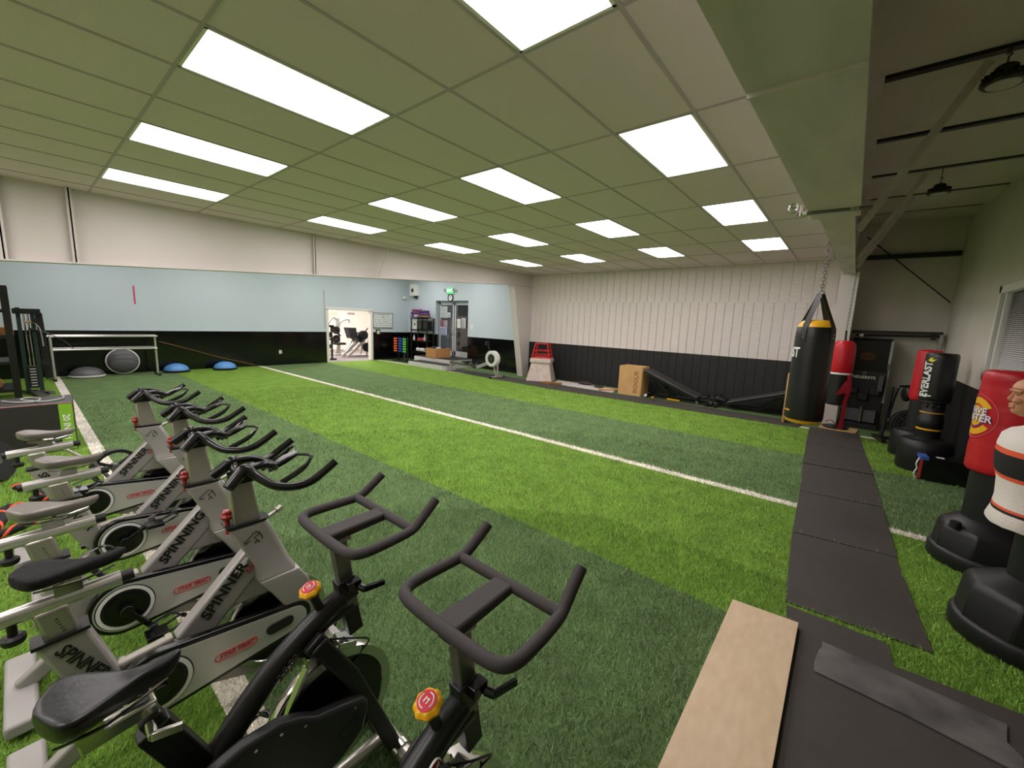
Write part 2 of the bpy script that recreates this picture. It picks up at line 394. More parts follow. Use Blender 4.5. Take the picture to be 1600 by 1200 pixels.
# ---- double glass door
d = bpy.data.objects.new('door_1', None); COL.objects.link(d); d['kind'] = 'structure'; d.location = (DX0, 11.24, DZ0)
LW = (DX1-DX0)/2; DH = DZ1-DZ0
m_dgl = bpy.data.materials.new('door glass'); m_dgl.use_nodes = True
p = m_dgl.node_tree.nodes['Principled BSDF']; p.inputs['Base Color'].default_value = (.8,.85,.85,1); p.inputs['Transmission Weight'].default_value = 1; p.inputs['Roughness'].default_value = .02; p.inputs['IOR'].default_value = 1.3
for k in range(2):
    x0 = .06+k*(LW-.03); x1 = x0+LW-.09
    f = B().bx(x0,x0+.07,-.03,.03,.0,DH-.08).bx(x1-.07,x1,-.03,.03,0,DH-.08).bx(x0,x1,-.03,.03,DH-.16,DH-.08).bx(x0,x1,-.03,.03,0,.2)
    lf = ob('door_leaf', f, M('aluminium door frame', (206,210,212), .4, .4), d, bev=.003)
    ob('pane', B().bx(x0+.07,x1-.07,-.004,.004,.2,DH-.16), m_dgl, lf)
    hx = x1-.035 if k == 0 else x0+.035
    ob('door_handle', B().tube([(hx,-.03,.85),(hx,-.07,.87),(hx,-.07,1.13),(hx,-.03,1.15)], .012, sm=4), m_chrome, lf)
f = B().bx(0,.06,-.05,.05,0,DH).bx(2*LW-.06,2*LW,-.05,.05,0,DH).bx(0,2*LW,-.05,.05,DH-.08,DH)
ob('door_frame', f, M('aluminium jamb', (150,156,160), .4, .4), d)
struct('wall_porch', B().bx(-14.0,-10.6,13.0,13.1,-.5,3).bx(-14.0,-10.6,11.3,13.1,-.6,-.5), M('dusk porch wall', (20,21,23), .8))
# ---- steel frames (rafters and columns)
def rz(y): return 2.33+.062*y
def frame_left():
    r = bpy.data.objects.new('trim_4', None); COL.objects.link(r); r['kind'] = 'structure'; r.location = (-8.35, 0, 0)
    ob('rafter_web', B().prism([(-5,3.75),(-5,rz(-5)),(9.98,rz(9.98)),(11.05,rz(9.98)),(11.05,3.75)], 'x', -.012, .0), m_beamw, r)
    ob('bottom_flange', B().prism([(-5,rz(-5)),(9.98,rz(9.98)),(9.98,rz(9.98)-.02),(-5,rz(-5)-.02)], 'x', -.11, .1), m_beamw, r)
    for y in (-.02,.60,3.86): ob('web_stiffener', B().bx(0,.085,y-.008,y+.008,rz(y),CEIL-.005).bx(.07,.085,y-.03,y+.03,rz(y)+.0,CEIL-.005), m_beamw, r)
    for y0, y1 in ((5.24,5.40),(9.86,10.10)): ob('flange_brace', B().bar((.08,y0,rz(y0)+.0),(.30,y1,CEIL-.01),.045,.012), m_beamw, r)
    # tapered column
    ob('column_web', B().prism([(10.0,rz(10)),(11.04,rz(10)),(11.04,0),(10.62,0)], 'x', -.012, .0), m_beamw, r)
    ob('column_flange', B().prism([(9.98,rz(9.98)),(10.0,rz(9.98)),(10.62,0),(10.60,0)], 'x', -.12, .11), m_beamw, r)
    ob('web_stiffener', B().bx(0,.085,10.0,11.04,rz(10)-.01,rz(10)+.01), m_beamw, r)
frame_left()
def frame_right():
    r = bpy.data.objects.new('trim_5', None); COL.objects.link(r); r['kind'] = 'structure'; r.location = (-.155, 0, 0)
    ob('rafter_web', B().prism([(-5,roofz(-5)),(-5,rz(-5)),(10.0,rz(10)),(11.05,rz(10)),(11.05,roofz(11.05)),(3,roofz(3)-.02)], 'x', -.006, .006), m_galv, r)
    ob('top_flange', B().prism([(-5,roofz(-5)-.03),(11.05,roofz(11.05)-.03),(11.05,roofz(11.05)-.06),(-5,roofz(-5)-.06)], 'x', -.11, .115), m_galv, r)
    ob('bottom_flange', B().prism([(-5,rz(-5)),(3.26,rz(3.26)),(3.26,rz(3.26)-.028),(-5,rz(-5)-.028)], 'x', -.118, .112), m_galv, r)
    ob('bottom_flange', B().prism([(3.26,rz(3.26)+.004),(9.98,rz(9.98)),(9.98,rz(9.98)-.012),(3.26,rz(3.26)-.008)], 'x', -.092, .085), m_galv, r)
    ob('splice_plate', B().bx(-.116,.112,1.20,1.212,rz(1.2)-.040,rz(1.2)+.2), m_galv, r)
    ob('column_web', B().prism([(10.0,rz(10)),(11.04,rz(10)),(11.04,0),(10.28,0)], 'x', -.006, .006), m_beamw, r)
    ob('column_flange', B().prism([(9.98,rz(9.98)),(10.0,rz(9.98)),(10.28,0),(10.26,0)], 'x', -.12, .15), m_beamw, r)
    ob('cap_plate', B().bx(-.13,.155,9.94,10.1,rz(9.98)-.02,rz(9.98)), m_galv, r)
    for y in (4.1, 7.1, 8.6):
        ob('flange_brace', B().bar((.10,y+.03,rz(y)+.0),(.62,y+.03,roofz(y)-.06),.05,.012,up=(0,1,0)), m_galv, r)
frame_right()
# girt and rod bracing on the end of the bay
struct('trim_6', B().bx(.0,1.36,10.93,11.05,3.29,3.37), m_dark)
struct('trim_7', B().cyl((.02,11.0,3.74),(1.34,10.95,2.45),.010), m_dark)
# ---- ceiling panels
m_pan = M('lit diffuser', (255,247,249), .5, emit=PANEL)
ROW = ['row nearest the camera', 'second row from the camera', 'third row from the camera', 'row farthest from the camera']
CO = ['column beside the right rafter', 'second column from the right rafter', 'second column from the left rafter', 'column beside the left rafter']
for j, y in enumerate(LY):
    for i, x in enumerate(LX):
        t = thing('ceiling_light', 'bright ceiling panel, %s, %s' % (ROW[j], CO[i]), 'ceiling light', (x, y, CEIL), 0, 'recessed ceiling panels')
        a, c = .30, .60; f = B()
        for x0, x1, y0, y1 in ((-a,-a+.02,-c,c),(a-.02,a,-c,c),(-a,a,-c,-c+.02),(-a,a,c-.02,c)): f.bx(x0,x1,y0,y1,-.004,.03)
        ob('frame', f, m_tw, t)
        ob('diffuser', B().bx(-a+.018,a-.018,-c+.018,c-.018,.002,.008), m_pan, t)
# ================= SPIN BIKES =================
def saddle(parent, z, y0, y1, wr, mat, name='seat', droop=.0, h=.065):
    """saddle along +y: wide rounded tail, long narrow nose"""
    R = []; n = 14
    for k in range(n+1):
        t = k/n; y = y0+(y1-y0)*t
        e = min(1, (sin(min(t, .18)/.18*pi/2)))*.999+.001; e2 = 1 if t < .88 else math.sqrt(max(0.03, 1-((t-.88)/.12)**2))
        q_ = min(1, max(0, (t-.16)/.58)); w = .021+(wr-.021)*(1-q_*q_*(3-2*q_))
        w *= e*e2
        zt = z + .018*cos(t*pi*1.0) + .018*max(0, (t-.5)*2)**2
        hh = h*(.95-.55*t)*(.55+.45*e)*e2
        ring = []
        for q in range(16):
            a = 2*pi*q/16; cx, cz = cos(a), sin(a)
            x = w*math.copysign(abs(cx)**.75, cx)
            zz = zt + (.014*cz*(1 - .5*(1-abs(cx))*(1 if t < .6 else 0)) if cz > 0 else hh*cz)
            ring.append((x, y, zz - droop*t))
        R.append(ring)
    return ob(name, B().rings(R), mat, parent, ang=60, sub=1)
def tube_side(b, poly, x0, x1): return b.prism(poly, 'x', x0, x1)
def stad(c0, r0, c1, r1, n=10):
    """outline of two circles and their common tangents in the y,z plane"""
    d = Vector((c1[0]-c0[0], c1[1]-c0[1])); L = d.length; a = math.atan2(d.y, d.x); ph = math.acos(max(-1, min(1, (r0-r1)/L))); P = []
    for k in range(n+1):
        t = a+ph+(2*pi-2*ph)*k/n; P.append((c0[0]+r0*cos(t), c0[1]+r0*sin(t)))
    for k in range(n+1):
        t = a-ph+2*ph*k/n; P.append((c1[0]+r1*cos(t), c1[1]+r1*sin(t)))
    return P
def disc(b, c, r, x0, x1, seg=32): return b.cyl((x0, c[0], c[1]), (x1, c[0], c[1]), r, seg=seg)
def crank_set(root, c, ang, mat, x=.13):
    """both crank arms with their pedals"""
    for sgn in (1, -1):
        a = ang if sgn > 0 else ang+pi; e = (c[0]+.165*cos(a), c[1]+.165*sin(a)); xx = sgn*x
        b = B().bar((xx, *c), (xx+sgn*.012, *e), .022, .032, up=(1,0,0)); b.cyl((xx-.015, *c), (xx+.018, *c), .026); b.cyl((xx-.005, *e), (xx+sgn*.03, *e), .018)
        k = ob('crank_arm', b, mat, root, bev=.003)
        q = B(); px = xx+sgn*.075
        q.box((px, e[0], e[1]), (.085, .085, .022)); q.cyl((xx, *e), (px+sgn*.04, *e), .012); q.tube([(px-.035, e[0]+.04, e[1]+.005), (px-.03, e[0]+.11, e[1]+.03), (px+.03, e[0]+.11, e[1]+.03), (px+.035, e[0]+.04, e[1]+.005)], .007, 8, sm=3)
        q.tube([(px, e[0]+.11, e[1]+.03), (px, e[0]+.06, e[1]+.075), (px, e[0]-.03, e[1]+.05)], .008, 8, sm=4, flat=(.5, 1.8))
        ob('pedal', q, m_blkgl, k, bev=.003)
m_frame_mark = m_blkp
def spinner_bike(x, y, label, word, seat_mat, dz=0.0, crank=-.9, seat_label=None, nxt=True, rot=0):
    r = thing('spin_bike', label, 'exercise bike', (x, y, 0), rot, 'spin bikes along the sideline')
    # frame: diagonal tube with gusset, seat tube, base beam
    b = B()
    b.rings([[(-.036*s_, yy, zz) for s_, yy, zz in ((1,.296,.437),(-1,.296,.437),(-1,.415,.385),(1,.415,.385))], [(-.034*s_, yy, zz) for s_, yy, zz in ((1,.594,.742),(-1,.594,.742),(-1,.625,.60),(1,.625,.60))]])
    b.prism([(.44,.43),(.598,.746),(.64,.62),(.70,.462),(.50,.472)], 'x', -.030, .030)
    # aero seat tube (leans back as it rises) and junction beam
    b.rings([[(-.036, yy, zz) if k == 0 else (.036, yy, zz) for k, yy, zz in q] for q in ([(0,-.067,.634),(0,.065,.645),(1,.065,.645),(1,-.067,.634)], [(0,.02,.38),(0,.145,.38),(1,.145,.38),(1,.02,.38)], [(0,.10,.26),(0,.24,.26),(1,.24,.26),(1,.10,.26)])])
    b.bar((0,.10,.36), (0,.42,.39), .05, .07); b.bar((0,.16,.30), (0,-.13,.075), .05, .07); b.bar((0,.18,.26), (0,.60,.10), .045, .06); b.bar((0,.60,.10), (0,.93,.06), .045, .06)
    fr = ob('frame', b, m_silver, r, bev=.012)
    lettering(word, .062, m_blkp, fr, (.0375, .478, .572), (0,.66,.75), (0,-.75,.66), bold=.0016, shear=.12, sx=1.02)
    if seat_label: ob('torn_sticker', B().box((.0365,.545,.655), (.002,.058,.020), (radians(48.7),0,0)).box((.0367,.566,.682), (.002,.022,.014), (radians(40),0,0)), m_wht, fr, weld=False)
    if nxt: lettering('NXT', .034, m_redprint, fr, (.0362, .590, .640), (0,.66,.75), (0,-.75,.66), shear=.3)
    lettering('SPINNER' if word == 'SPINNER' else 'SPINNER', .058, m_blkp, fr, (.0375, .040, .520), (0,.50,-.87), (0,.87,.50), bold=.0012, shear=.12, sx=.9)
    # chrome tube between the seat tube and the diagonal tube
    b = B().cyl((.0,.13,.418), (.0,.295,.432), .024).cyl((0,.135,.418),(0,.15,.419),.030).cyl((0,.275,.43),(0,.292,.432),.030)
    ob('cross_tube', b, m_alu, r)
    # head shroud over the flywheel
    def rr(yb, yf, z, hx): return [(-hx, yb, z), (hx, yb, z), (hx, yf-.015, z), (hx*.6, yf, z), (-hx*.6, yf, z), (-hx, yf-.015, z)]
    b = B().rings([rr(.505,.668,.845,.045), rr(.545,.70,.76,.050), rr(.60,.745,.63,.058), rr(.60,.775,.565,.085)])
    for sgn in (1,-1):
        q = []
        for yb, yf, z, xa, xb in ((.60,.775,.57,.0,.085),(.645,.815,.50,.04,.10),(.70,.84,.40,.055,.098),(.735,.85,.30,.055,.09),(.83,.93,.10,.04,.075)): q.append([(sgn*xa,yb,z),(sgn*xb,yb,z),(sgn*xb,yf,z),(sgn*xa,yf,z)])
        b.rings(q)
    sh = ob('head_shroud', b, m_silver, r, bev=.010)
    ob('collar', B().rings([rr(.503,.670,.845,.047), rr(.500,.672,.857,.048)]), m_black, sh)
    # swoosh mark on the shroud side
    b = B(); sx = .0455
    pts = [(.560,.772),(.585,.790),(.600,.805),(.612,.806),(.622,.800),(.617,.788),(.600,.782),(.612,.768),(.600,.752)]
    K = lambda q: [(.0503-(z_-.76)*.059, y_, z_) for y_, z_ in q]
    for q in (pts, [(.622,.800),(.634,.772),(.632,.764)], [(.612,.764),(.622,.752)], [(.560,.772),(.566,.764),(.585,.770)]): b.tube(K(q), .0022, 6)
    ob('runner_mark', b, m_blkp, sh)
    ob('resistance_knob', B().lathe([(.0,-.05),(.010,-.05),(.010,.0),(.011,.012),(.021,.022),(.024,.034),(.017,.040),(.015,.047),(.019,.054),(.012,.060),(.0,.060)], (0,.515,.866), seg=20), m_redp, r)
    ob('pop_pin', B().cyl((.0,.66,.83),(-.02,.72,.845),.009).cyl((-.02,.72,.845),(-.03,.745,.852),.015), m_alu, sh)
    # flywheel
    c = (.70,.295)
    fw = ob('flywheel', B().lathe([(.0,-.02),(.19,-.02),(.195,-.028),(.222,-.028),(.225,-.02),(.225,.02),(.222,.028),(.195,.028),(.19,.02),(0,.02)], (0,*c), 'x', 48), m_chrome, r)
    ob('flywheel_cover', disc(B(), c, .19, -.024, .024, 40), m_blkgl, fw)
    # chain guard on the rider's right: black shell, silver face
    c0, c1 = (.225,.330), (.735,.322)
    g = ob('chain_guard', B().prism(stad(c0,.138,c1,.082,16), 'x', .065, .100), m_blkgl, r, bev=.006)
    ob('guard_face', B().prism(stad(c0,.118,(c1[0],c1[1]),.058,16), 'x', .094, .104), m_silver2, g)
    ob('guard_inset', B().prism(stad((.635,.325),.026,(.705,.328),.026), 'x', .100, .110), m_black, g, bev=.003); ob('crank_cover', disc(B(), c0, .112, .100, .1075), m_black, g, bev=.003)
    rg = B().lathe([(.092,.0),(.092,.004),(.107,.004),(.107,.0)], (.1055,*c0), 'x', 36); ob('guard_ring', rg, m_wht, g)
    disc_b = disc(B(), c0, .078, .107, .118); ob('chainring', disc_b, m_blkgl, g)
    b = B(); P = stad((.425,.315),.016,(.555,.315),.016, 10); b.tube([(.105, *p) for p in P], .0022, 6, closed=True); lb = ob('badge_outline', b, m_redprint, g)
    lettering('STAR TRAC', .026, m_redprint, g, (.1052,.490,.315), (0,1,0), (0,0,1), bold=.0006, shear=.35, sx=.98)
    crank_set(r, c0, crank, m_blkgl, .135)
    # base feet
    for yy in (-.13, .93):
        f = ob('stabilizer', B().box((0, yy, .055), (.52, .10, .06)), m_ltgrey, r, bev=.012)
        for s_ in (1,-1): ob('foot', B().cyl((s_*.22, yy, 0), (s_*.22, yy, .03), .025), m_black, f)
    ob('transport_wheel', B().cyl((.05,.985,.04),(.09,.985,.04),.035).cyl((-.05,.985,.04),(-.09,.985,.04),.035), m_black, r)
    # seat post, slider rail, saddle
    b = B().rings([[(-.024,yy,zz),(-.024,y2,z2),(.024,y2,z2),(.024,yy,zz)] for yy,zz,y2,z2 in ((-.035,.60,.052,.61),(-.062,.752,.026,.760))])
    sp = ob('seat_post', b, m_alu, r, bev=.012)
    lettering('2  3  4  5  6', .012, m_blkp, sp, (.0246,.0,.69), (0,-.3,1), (0,-1,-.3), ext=.0006)
    ob('post_collar', B().prism([(-.072,.632),(.070,.644),(.068,.656),(-.074,.645)], 'x', -.040, .040), m_black, sp)
    rl = ob('seat_rail', B().tube([(0,-.150,.762),(0,.165,.778)], .024, 14, flat=(1.2,.95)), m_rail, r)
    ob('rail_end', B().tube([(0,.165,.778),(0,.200,.780)], .021, 14), m_black, rl); ob('rail_end', B().tube([(0,-.150,.762),(0,-.170,.761)], .021, 14), m_black, rl)
    ob('clamp_knob', B().cyl((0,-.105,.745),(0,-.105,.70),.012).lathe([(0,0),(.026,0),(.030,.01),(.030,.022),(.02,.03),(0,.03)], (0,-.105,.672)), m_black, rl)
    b = B().box((0,.03,.805), (.035,.07,.035)); b.tube([(-.022,-.05,.835),(-.022,.06,.825),(-.016,.15,.845)], .004, 6, sm=3); b.tube([(.022,-.05,.835),(.022,.06,.825),(.016,.15,.845)], .004, 6, sm=3)
    ob('saddle_clamp', b, m_chrome, rl)
    st = saddle(r, .885+dz*.5, -.098, .188, .088, seat_mat)
    if seat_label: st['label'] = seat_label
    # handlebar post and bars
    ob('handlebar_post', B().rings([[(-.030,yb,z),(.030,yb,z),(.030,yf,z+.004),(-.030,yf,z+.004)] for yb, yf, z in ((.535,.650,.80),(.520,.612,1.055+dz))]), m_alu, r, bev=.010)
    b = B(); h = dz
    for s_ in (1,-1):
        b.tube([(s_*.238,.895,1.118+h),(s_*.238,.84,1.083+h),(s_*.232,.785,1.052+h),(s_*.212,.72,1.040+h),(s_*.168,.655,1.050+h),(s_*.105,.605,1.092+h),(s_*.075,.575,1.122+h),(s_*.085,.540,1.095+h),(s_*.10,.50,1.062+h)], [.0175,.0175,.0185,.0185,.0185,.020,.024,.025,.022], 12, sm=5)
    b.tube([(.075,.575,1.118+h),(.06,.65,1.118+h),(.035,.70,1.09+h),(0,.715,1.075+h),(-.035,.70,1.09+h),(-.06,.65,1.118+h),(-.075,.575,1.118+h)], .018, 10, sm=4)
    b.tube([(.09,.585,1.115+h),(.03,.565,1.095+h),(-.03,.565,1.095+h),(-.09,.585,1.115+h)], .02, 10, sm=4)
    b.box((0,.585,1.065+h), (.075,.10,.04))
    hb = ob('handlebar', b, m_blkgl, r, weld=False)
    q = B().rings([[(-.02,.69,1.055+h),(.02,.69,1.055+h),(.02,.70,1.085+h),(-.02,.70,1.085+h)], [(-.03,.76,1.085+h),(.03,.76,1.085+h),(.03,.765,1.115+h),(-.03,.765,1.115+h)], [(-.024,.82,1.112+h),(.024,.82,1.112+h),(.024,.825,1.132+h),(-.024,.825,1.132+h)]])
    ob('center_pad', q, m_blkgl, hb, bev=.008)
    for s_ in (1,-1):
        ob('aero_rod', B().tube([(s_*.02,.81,1.12+h),(s_*.085,.845,1.125+h),(s_*.115,.835,1.115+h),(s_*.12,.79,1.075+h),(s_*.12,.70,1.035+h)], [.007,.007,.008,.013,.013], 8, sm=4), m_blkgl, hb)
    return r
spinner_bike(-2.025, 0, 'silver spin bike lettered SPINNER with a black cloth saddle cover, beside the dark bikes', 'SPINNER', M('black cloth cover', (18,18,19), .9, bump=(35,.5)), 0, 2.75, 'black cloth saddle cover')
spinner_bike(-2.69, -.01, 'silver spin bike lettered SPINNING with a grey saddle, second silver bike from camera', 'SPINNING', m_seat, .01, -1.0, nxt=False)
spinner_bike(-3.50, .085, 'silver spin bike lettered SPINNING, third silver bike from camera', 'SPINNING', m_seat, .0, .6, nxt=False)
spinner_bike(-4.33, .02, 'silver spin bike lettered SPINNER, farthest of the row, next to the 20 inch box', 'SPINNER', m_seat, .005, 2.0)
def dark_bike(x, y, label, dy=0, sticker=False):
    r = thing('spin_bike', label, 'exercise bike', (x, y, 0), 0, 'dark spin bikes in front')
    b = B(); b.tube([(0,.20,.36),(0,.28,.50),(0,.40,.635),(0,.50,.71),(0,.60,.765),(0,.665,.79)], [.042,.040,.038,.037,.036,.036], 14, sm=3)
    b.tube([(0,.50,.66),(0,.60,.725),(0,.70,.74)], .024, 10)
    b.bar((0,.30,.30), (0,.13,.70), .05, .075, up=(0,1,0)); b.bar((0,.26,.34), (0,-.14,.07), .05, .055)
    fr = ob('frame', b, m_dark, r, bev=.004, weld=False)
    lettering('2.0.00', .032, M('dark grey print', (70,68,66), .4), fr, (.0385,.455,.665), (0,.76,.62), (0,-.62,.76), bold=.001, shear=.2)
    if sticker:
        P = stad((.545,.735),.017,(.44,.66),.017)
        ob('warning_sticker', B().prism(P, 'x', .034, .0395), m_wht, fr)
        s1 = ob('sticker_red', B().prism(stad((.545,.735),.0145,(.520,.717),.0145), 'x', .036, .0402), M('dark red sticker', (150,22,36), .4), fr)
        ob('sticker_yellow', B().prism(stad((.498,.7015),.0145,(.44,.66),.0145), 'x', .036, .0402), m_yel, fr)
        lettering('WARNING', .0085, m_wht, fr, (.0405,.523,.7185), (0,-.62,.76), (0,.76,.62), bold=.0003, sx=.62)
        ob('warning_triangle', B().prism([(.552,.746),(.556,.726),(.536,.722)], 'x', .038, .0410), m_wht, fr)
    # fork, stabilizers, lower rail
    b = B()
    for s_ in (1,-1): b.bar((s_*.045,.545,.70), (s_*.06,.66,.50), .045, .06, up=(0,1,0)); b.bar((s_*.06,.655,.51), (s_*.062,.835,.05), .045, .055, up=(0,1,0))
    b.box((0,.545,.695), (.12,.07,.05), (.6,0,0))
    ob('fork', b, m_dark, r, bev=.008)
    f = ob('stabilizer', B().tube([(-.27,.845,.05),(.27,.845,.05)], .033, 16), m_alu, r)
    for s_ in (1,-1):
        ob('clamp_ring', B().tube([(s_*.085,.845,.05),(s_*.115,.845,.05)], .042, 18), m_chrome, f); ob('end_cap', B().tube([(s_*.27,.845,.045),(s_*.30,.845,.045)], .040, 16), m_black, f)
    f = ob('stabilizer', B().tube([(-.27,-.15,.05),(.27,-.15,.05)], .033, 16), m_alu, r)
    for s_ in (1,-1): ob('end_cap', B().tube([(s_*.27,-.15,.045),(s_*.30,-.15,.045)], .040, 16), m_black, f)
    ob('base_rail', B().tube([(0,-.15,.055),(0,.30,.06),(0,.845,.055)], .026, 14), m_alu, r)
    # flywheel with metal brake bracket
    c = (.615,.365)
    fw = ob('flywheel', B().lathe([(0,-.014),(.19,-.014),(.195,-.022),(.228,-.022),(.231,-.017),(.231,.017),(.228,.022),(.195,.022),(.19,.014),(0,.014)], (0,*c), 'x', 52), m_chrome, r)
    ob('flywheel_cover', disc(B(), c, .192, -.018, .018, 40), m_blkgl, fw)
    b = B().box((0,.66,.612), (.075,.075,.025), (-.4,0,0)).box((.03,.62,.60), (.012,.07,.06)).cyl((0,.635,.61),(0,.615,.66),.014)
    ob('brake_bracket', b, m_chrome, r, bev=.004)
    ob('brake_cable', B().tube([(.02,.61,.66),(.05,.66,.65),(.05,.735,.60),(.02,.72,.54),(.03,.66,.50)], .0035, 6, sm=5), m_black, r)
    b = B().bar((.036,.43,.47), (.038,.515,.63), .028, .012, up=(0,-1,.6)).box((.036,.525,.645), (.04,.03,.04))
    ob('brake_arm', b, m_chrome, r, bev=.003)
    # chain guard
    P = [(.06,.42),(.11,.49),(.20,.54),(.30,.562),(.40,.556),(.46,.528),(.515,.487),(.60,.462),(.675,.432),(.697,.405),(.692,.372),(.672,.310),(.60,.262),(.50,.225),(.36,.175),(.22,.155),(.11,.20),(.06,.30)]
    g = ob('chain_guard', B().prism(P, 'x', .07, .115), m_black, r, bev=.012)
    ob('guard_slot', B().prism(stad((.590,.350),.016,(.640,.375),.016), 'x', .112, .118), m_blkgl, g, bev=.002)
    for p in ((.33,.53),(.47,.495),(.64,.425),(.40,.525)): ob('rivet', disc(B(), p, .005, .112, .1175, 10), m_chrome, g)
    crank_set(r, (.215,.345), 2.6, m_blkgl, .14)
    # seat post, slider, saddle
    ob('seat_post', B().bar((0,.235,.46), (0,.125,.735), .042, .050, up=(0,1,0)), m_dark, r, bev=.005)
    rl = ob('seat_slider', B().bar((0,.0,.752), (0,.145,.768), .044, .036), m_chrome, r, bev=.004)
    ob('slider_slot', B().box((0,.105,.7825), (.016,.055,.002), (.11,0,0)), m_black, rl)
    ob('clamp_lever', B().cyl((.022,.125,.725),(.07,.125,.725),.012).bar((.07,.120,.728), (.085,.180,.722), .012, .022), m_chrome, r, bev=.002)
    b = B(); b.box((0,.02,.79), (.05,.05,.04))
    for s_ in (1,-1): b.tube([(s_*.03,-.04,.80),(s_*.025,.05,.79),(s_*.012,.17,.825)], .004, 6, sm=3)
    ob('saddle_clamp', b, m_chrome, rl)
    saddle(r, .872, -.062, .205, .098, m_vinyl, h=.095)
    # resistance knob with red cap
    kz = Vector((.0, -.30, .95)).normalized()
    b = B().tube([(0,.588,.765),(0,.556,.860)], .014, 14); st = ob('knob_stem', b, m_black, r)
    K = Vector((0,.552,.872)); Q = kz.to_track_quat('Z','Y').to_matrix().to_4x4(); Q.translation = K
    n = 48; RR = []
    for rr_, zz in ((.0,-.014),(.024,-.014),(.033,-.006),(.036,.004),(.031,.012),(.027,.015),(.0,.015)):
        RR.append([( (rr_*(1+.05*cos(8*2*pi*k/n)))*cos(2*pi*k/n), (rr_*(1+.05*cos(8*2*pi*k/n)))*sin(2*pi*k/n), zz) for k in range(n)])
    k = ob('resistance_knob', B().rings(RR), m_yel, r); k.matrix_local = Q
    ob('knob_cap', B().cyl((0,0,.013),(0,0,.0175),.025, seg=28), M('red cap', (205,50,66), .35), k)
    q = B(); q.tube([(.018*cos(a/10), .018*sin(a/10), .018) for a in range(-4, 20)], .0016, 6); q.tube([(.018*cos(a/10+pi), .018*sin(a/10+pi), .018) for a in range(-4, 20)], .0016, 6); q.box((-.005,0,.018), (.003,.014,.002)); q.box((.005,0,.018), (.003,.014,.002)); q.box((.002,.004,.018), (.006,.003,.002))
    ob('knob_symbol', q, m_wht, k)
    # handlebar post with clamp
    po = ob('handlebar_post', B().bar((0,.648,1.025), (0,.706,.635), .034, .052, up=(0,1,0)), m_steel, r, bev=.003)
    ob('post_sleeve', B().bar((0,.668,.862), (0,.684,.775), .046, .066, up=(0,1,0)), m_black, r, bev=.004)
    ob('post_lower_part', B().bar((-.001,.686,.735), (-.001,.7065,.632), .040, .055, up=(0,1,0)), m_black, r, bev=.003)  # black lower part of the handlebar post
    ob('clamp_lever', B().box((.035,.685,.845), (.035,.05,.03)).cyl((.05,.70,.835),(.08,.71,.833),.013).bar((.075,.705,.832), (.098,.775,.838), .014, .020), m_blkgl, r, bev=.003)
    ob('slider_block', B().box((0,.645,1.026), (.05,.09,.028)), m_chrome, r, bev=.003)
    b = B(); h = 1.052
    b.tube([(.178,.945,h+.075),(.181,.895,h+.038),(.186,.845,h+.006),(.192,.80,h),(.197,.70,h),(.193,.635,h),(.165,.605,h),(.08,.598,h-.002),(-.08,.598,h-.002),(-.165,.605,h),(-.193,.635,h),(-.197,.70,h),(-.192,.80,h),(-.186,.845,h+.006),(-.181,.895,h+.038),(-.178,.945,h+.075)], .0168, 14, sm=5)
    b.tube([(-.186,.832,h+.002),(.186,.832,h+.002)], .0165, 14)
    hb = ob('handlebar', b, m_matte, r, weld=False)
    ob('center_plate', B().rings([[(-.038,.600,h-.022),(.038,.600,h-.022),(.038,.600,h+.012),(-.038,.600,h+.012)], [(-.033,.835,h-.016),(.033,.835,h-.016),(.033,.835,h+.014),(-.033,.835,h+.014)]]), m_matte, hb, bev=.008)
    return r
dark_bike(-1.30, 0, 'dark charcoal spin bike with a yellow knob, second from camera, black saddle in view')
dark_bike(-.675, .0, 'dark charcoal spin bike nearest the camera, with a yellow knob and warning sticker', sticker=True)
# ================= FLOOR MATS =================
ML = ['rubber walkway mat farthest away, below the red punching bag', 'second farthest rubber walkway mat', 'rubber walkway mat in the middle, third from the far end', 'rubber walkway mat fourth from the far end, crossing the white line', 'wide scuffed rubber walkway mat fifth from the far end, above the grass gap', 'large black rubber mat nearest the camera, under the worn strip']
for k, (P, l) in enumerate(zip(MATS_WALK, ML)):
    tag(ob('rubber_mat', B().prism(P, 'z', .0, .012+.001*(k % 2)), m_rubber, bev=.003), l, 'mat', 'rubber mats of the walkway')
for P, l in zip(WALLMAT, ['rubber mat strip along the back wall under the rowing machine and white box', 'rubber mat strip along the back wall in front of the wooden box', 'rubber mat strip along the back wall in front of the black benches']):
    tag(ob('rubber_mat', B().prism(P, 'z', 0, .011), m_rubber, bev=.003), l, 'mat', 'rubber mats along the back wall')
P = [(.10,2.835),(.105,2.79),(.09,2.74),(.085,2.69),(.075,2.63),(.08,2.545),(.45,2.53),(.79,2.49),(.81,2.60),(.775,2.66),(.80,2.79),(.45,2.81)]
q = B().prism(P, 'z', .0136, .023)
tag(ob('rubber_strip', q, m_rubber2, bev=.003), 'worn grey-black rubber strip with ragged ends on the nearest large mat', 'mat')
m_ply = M('worn board', (206,182,152), .5, nz=(26,.34,(184,158,126)), bump=(40,.2), streak=(1,.35,1))
tag(ob('plywood_board', B().prism(PLY, 'z', .013, .05), m_ply, bev=.002), 'scuffed tan board lying on the turf beside the nearest mat', 'board')
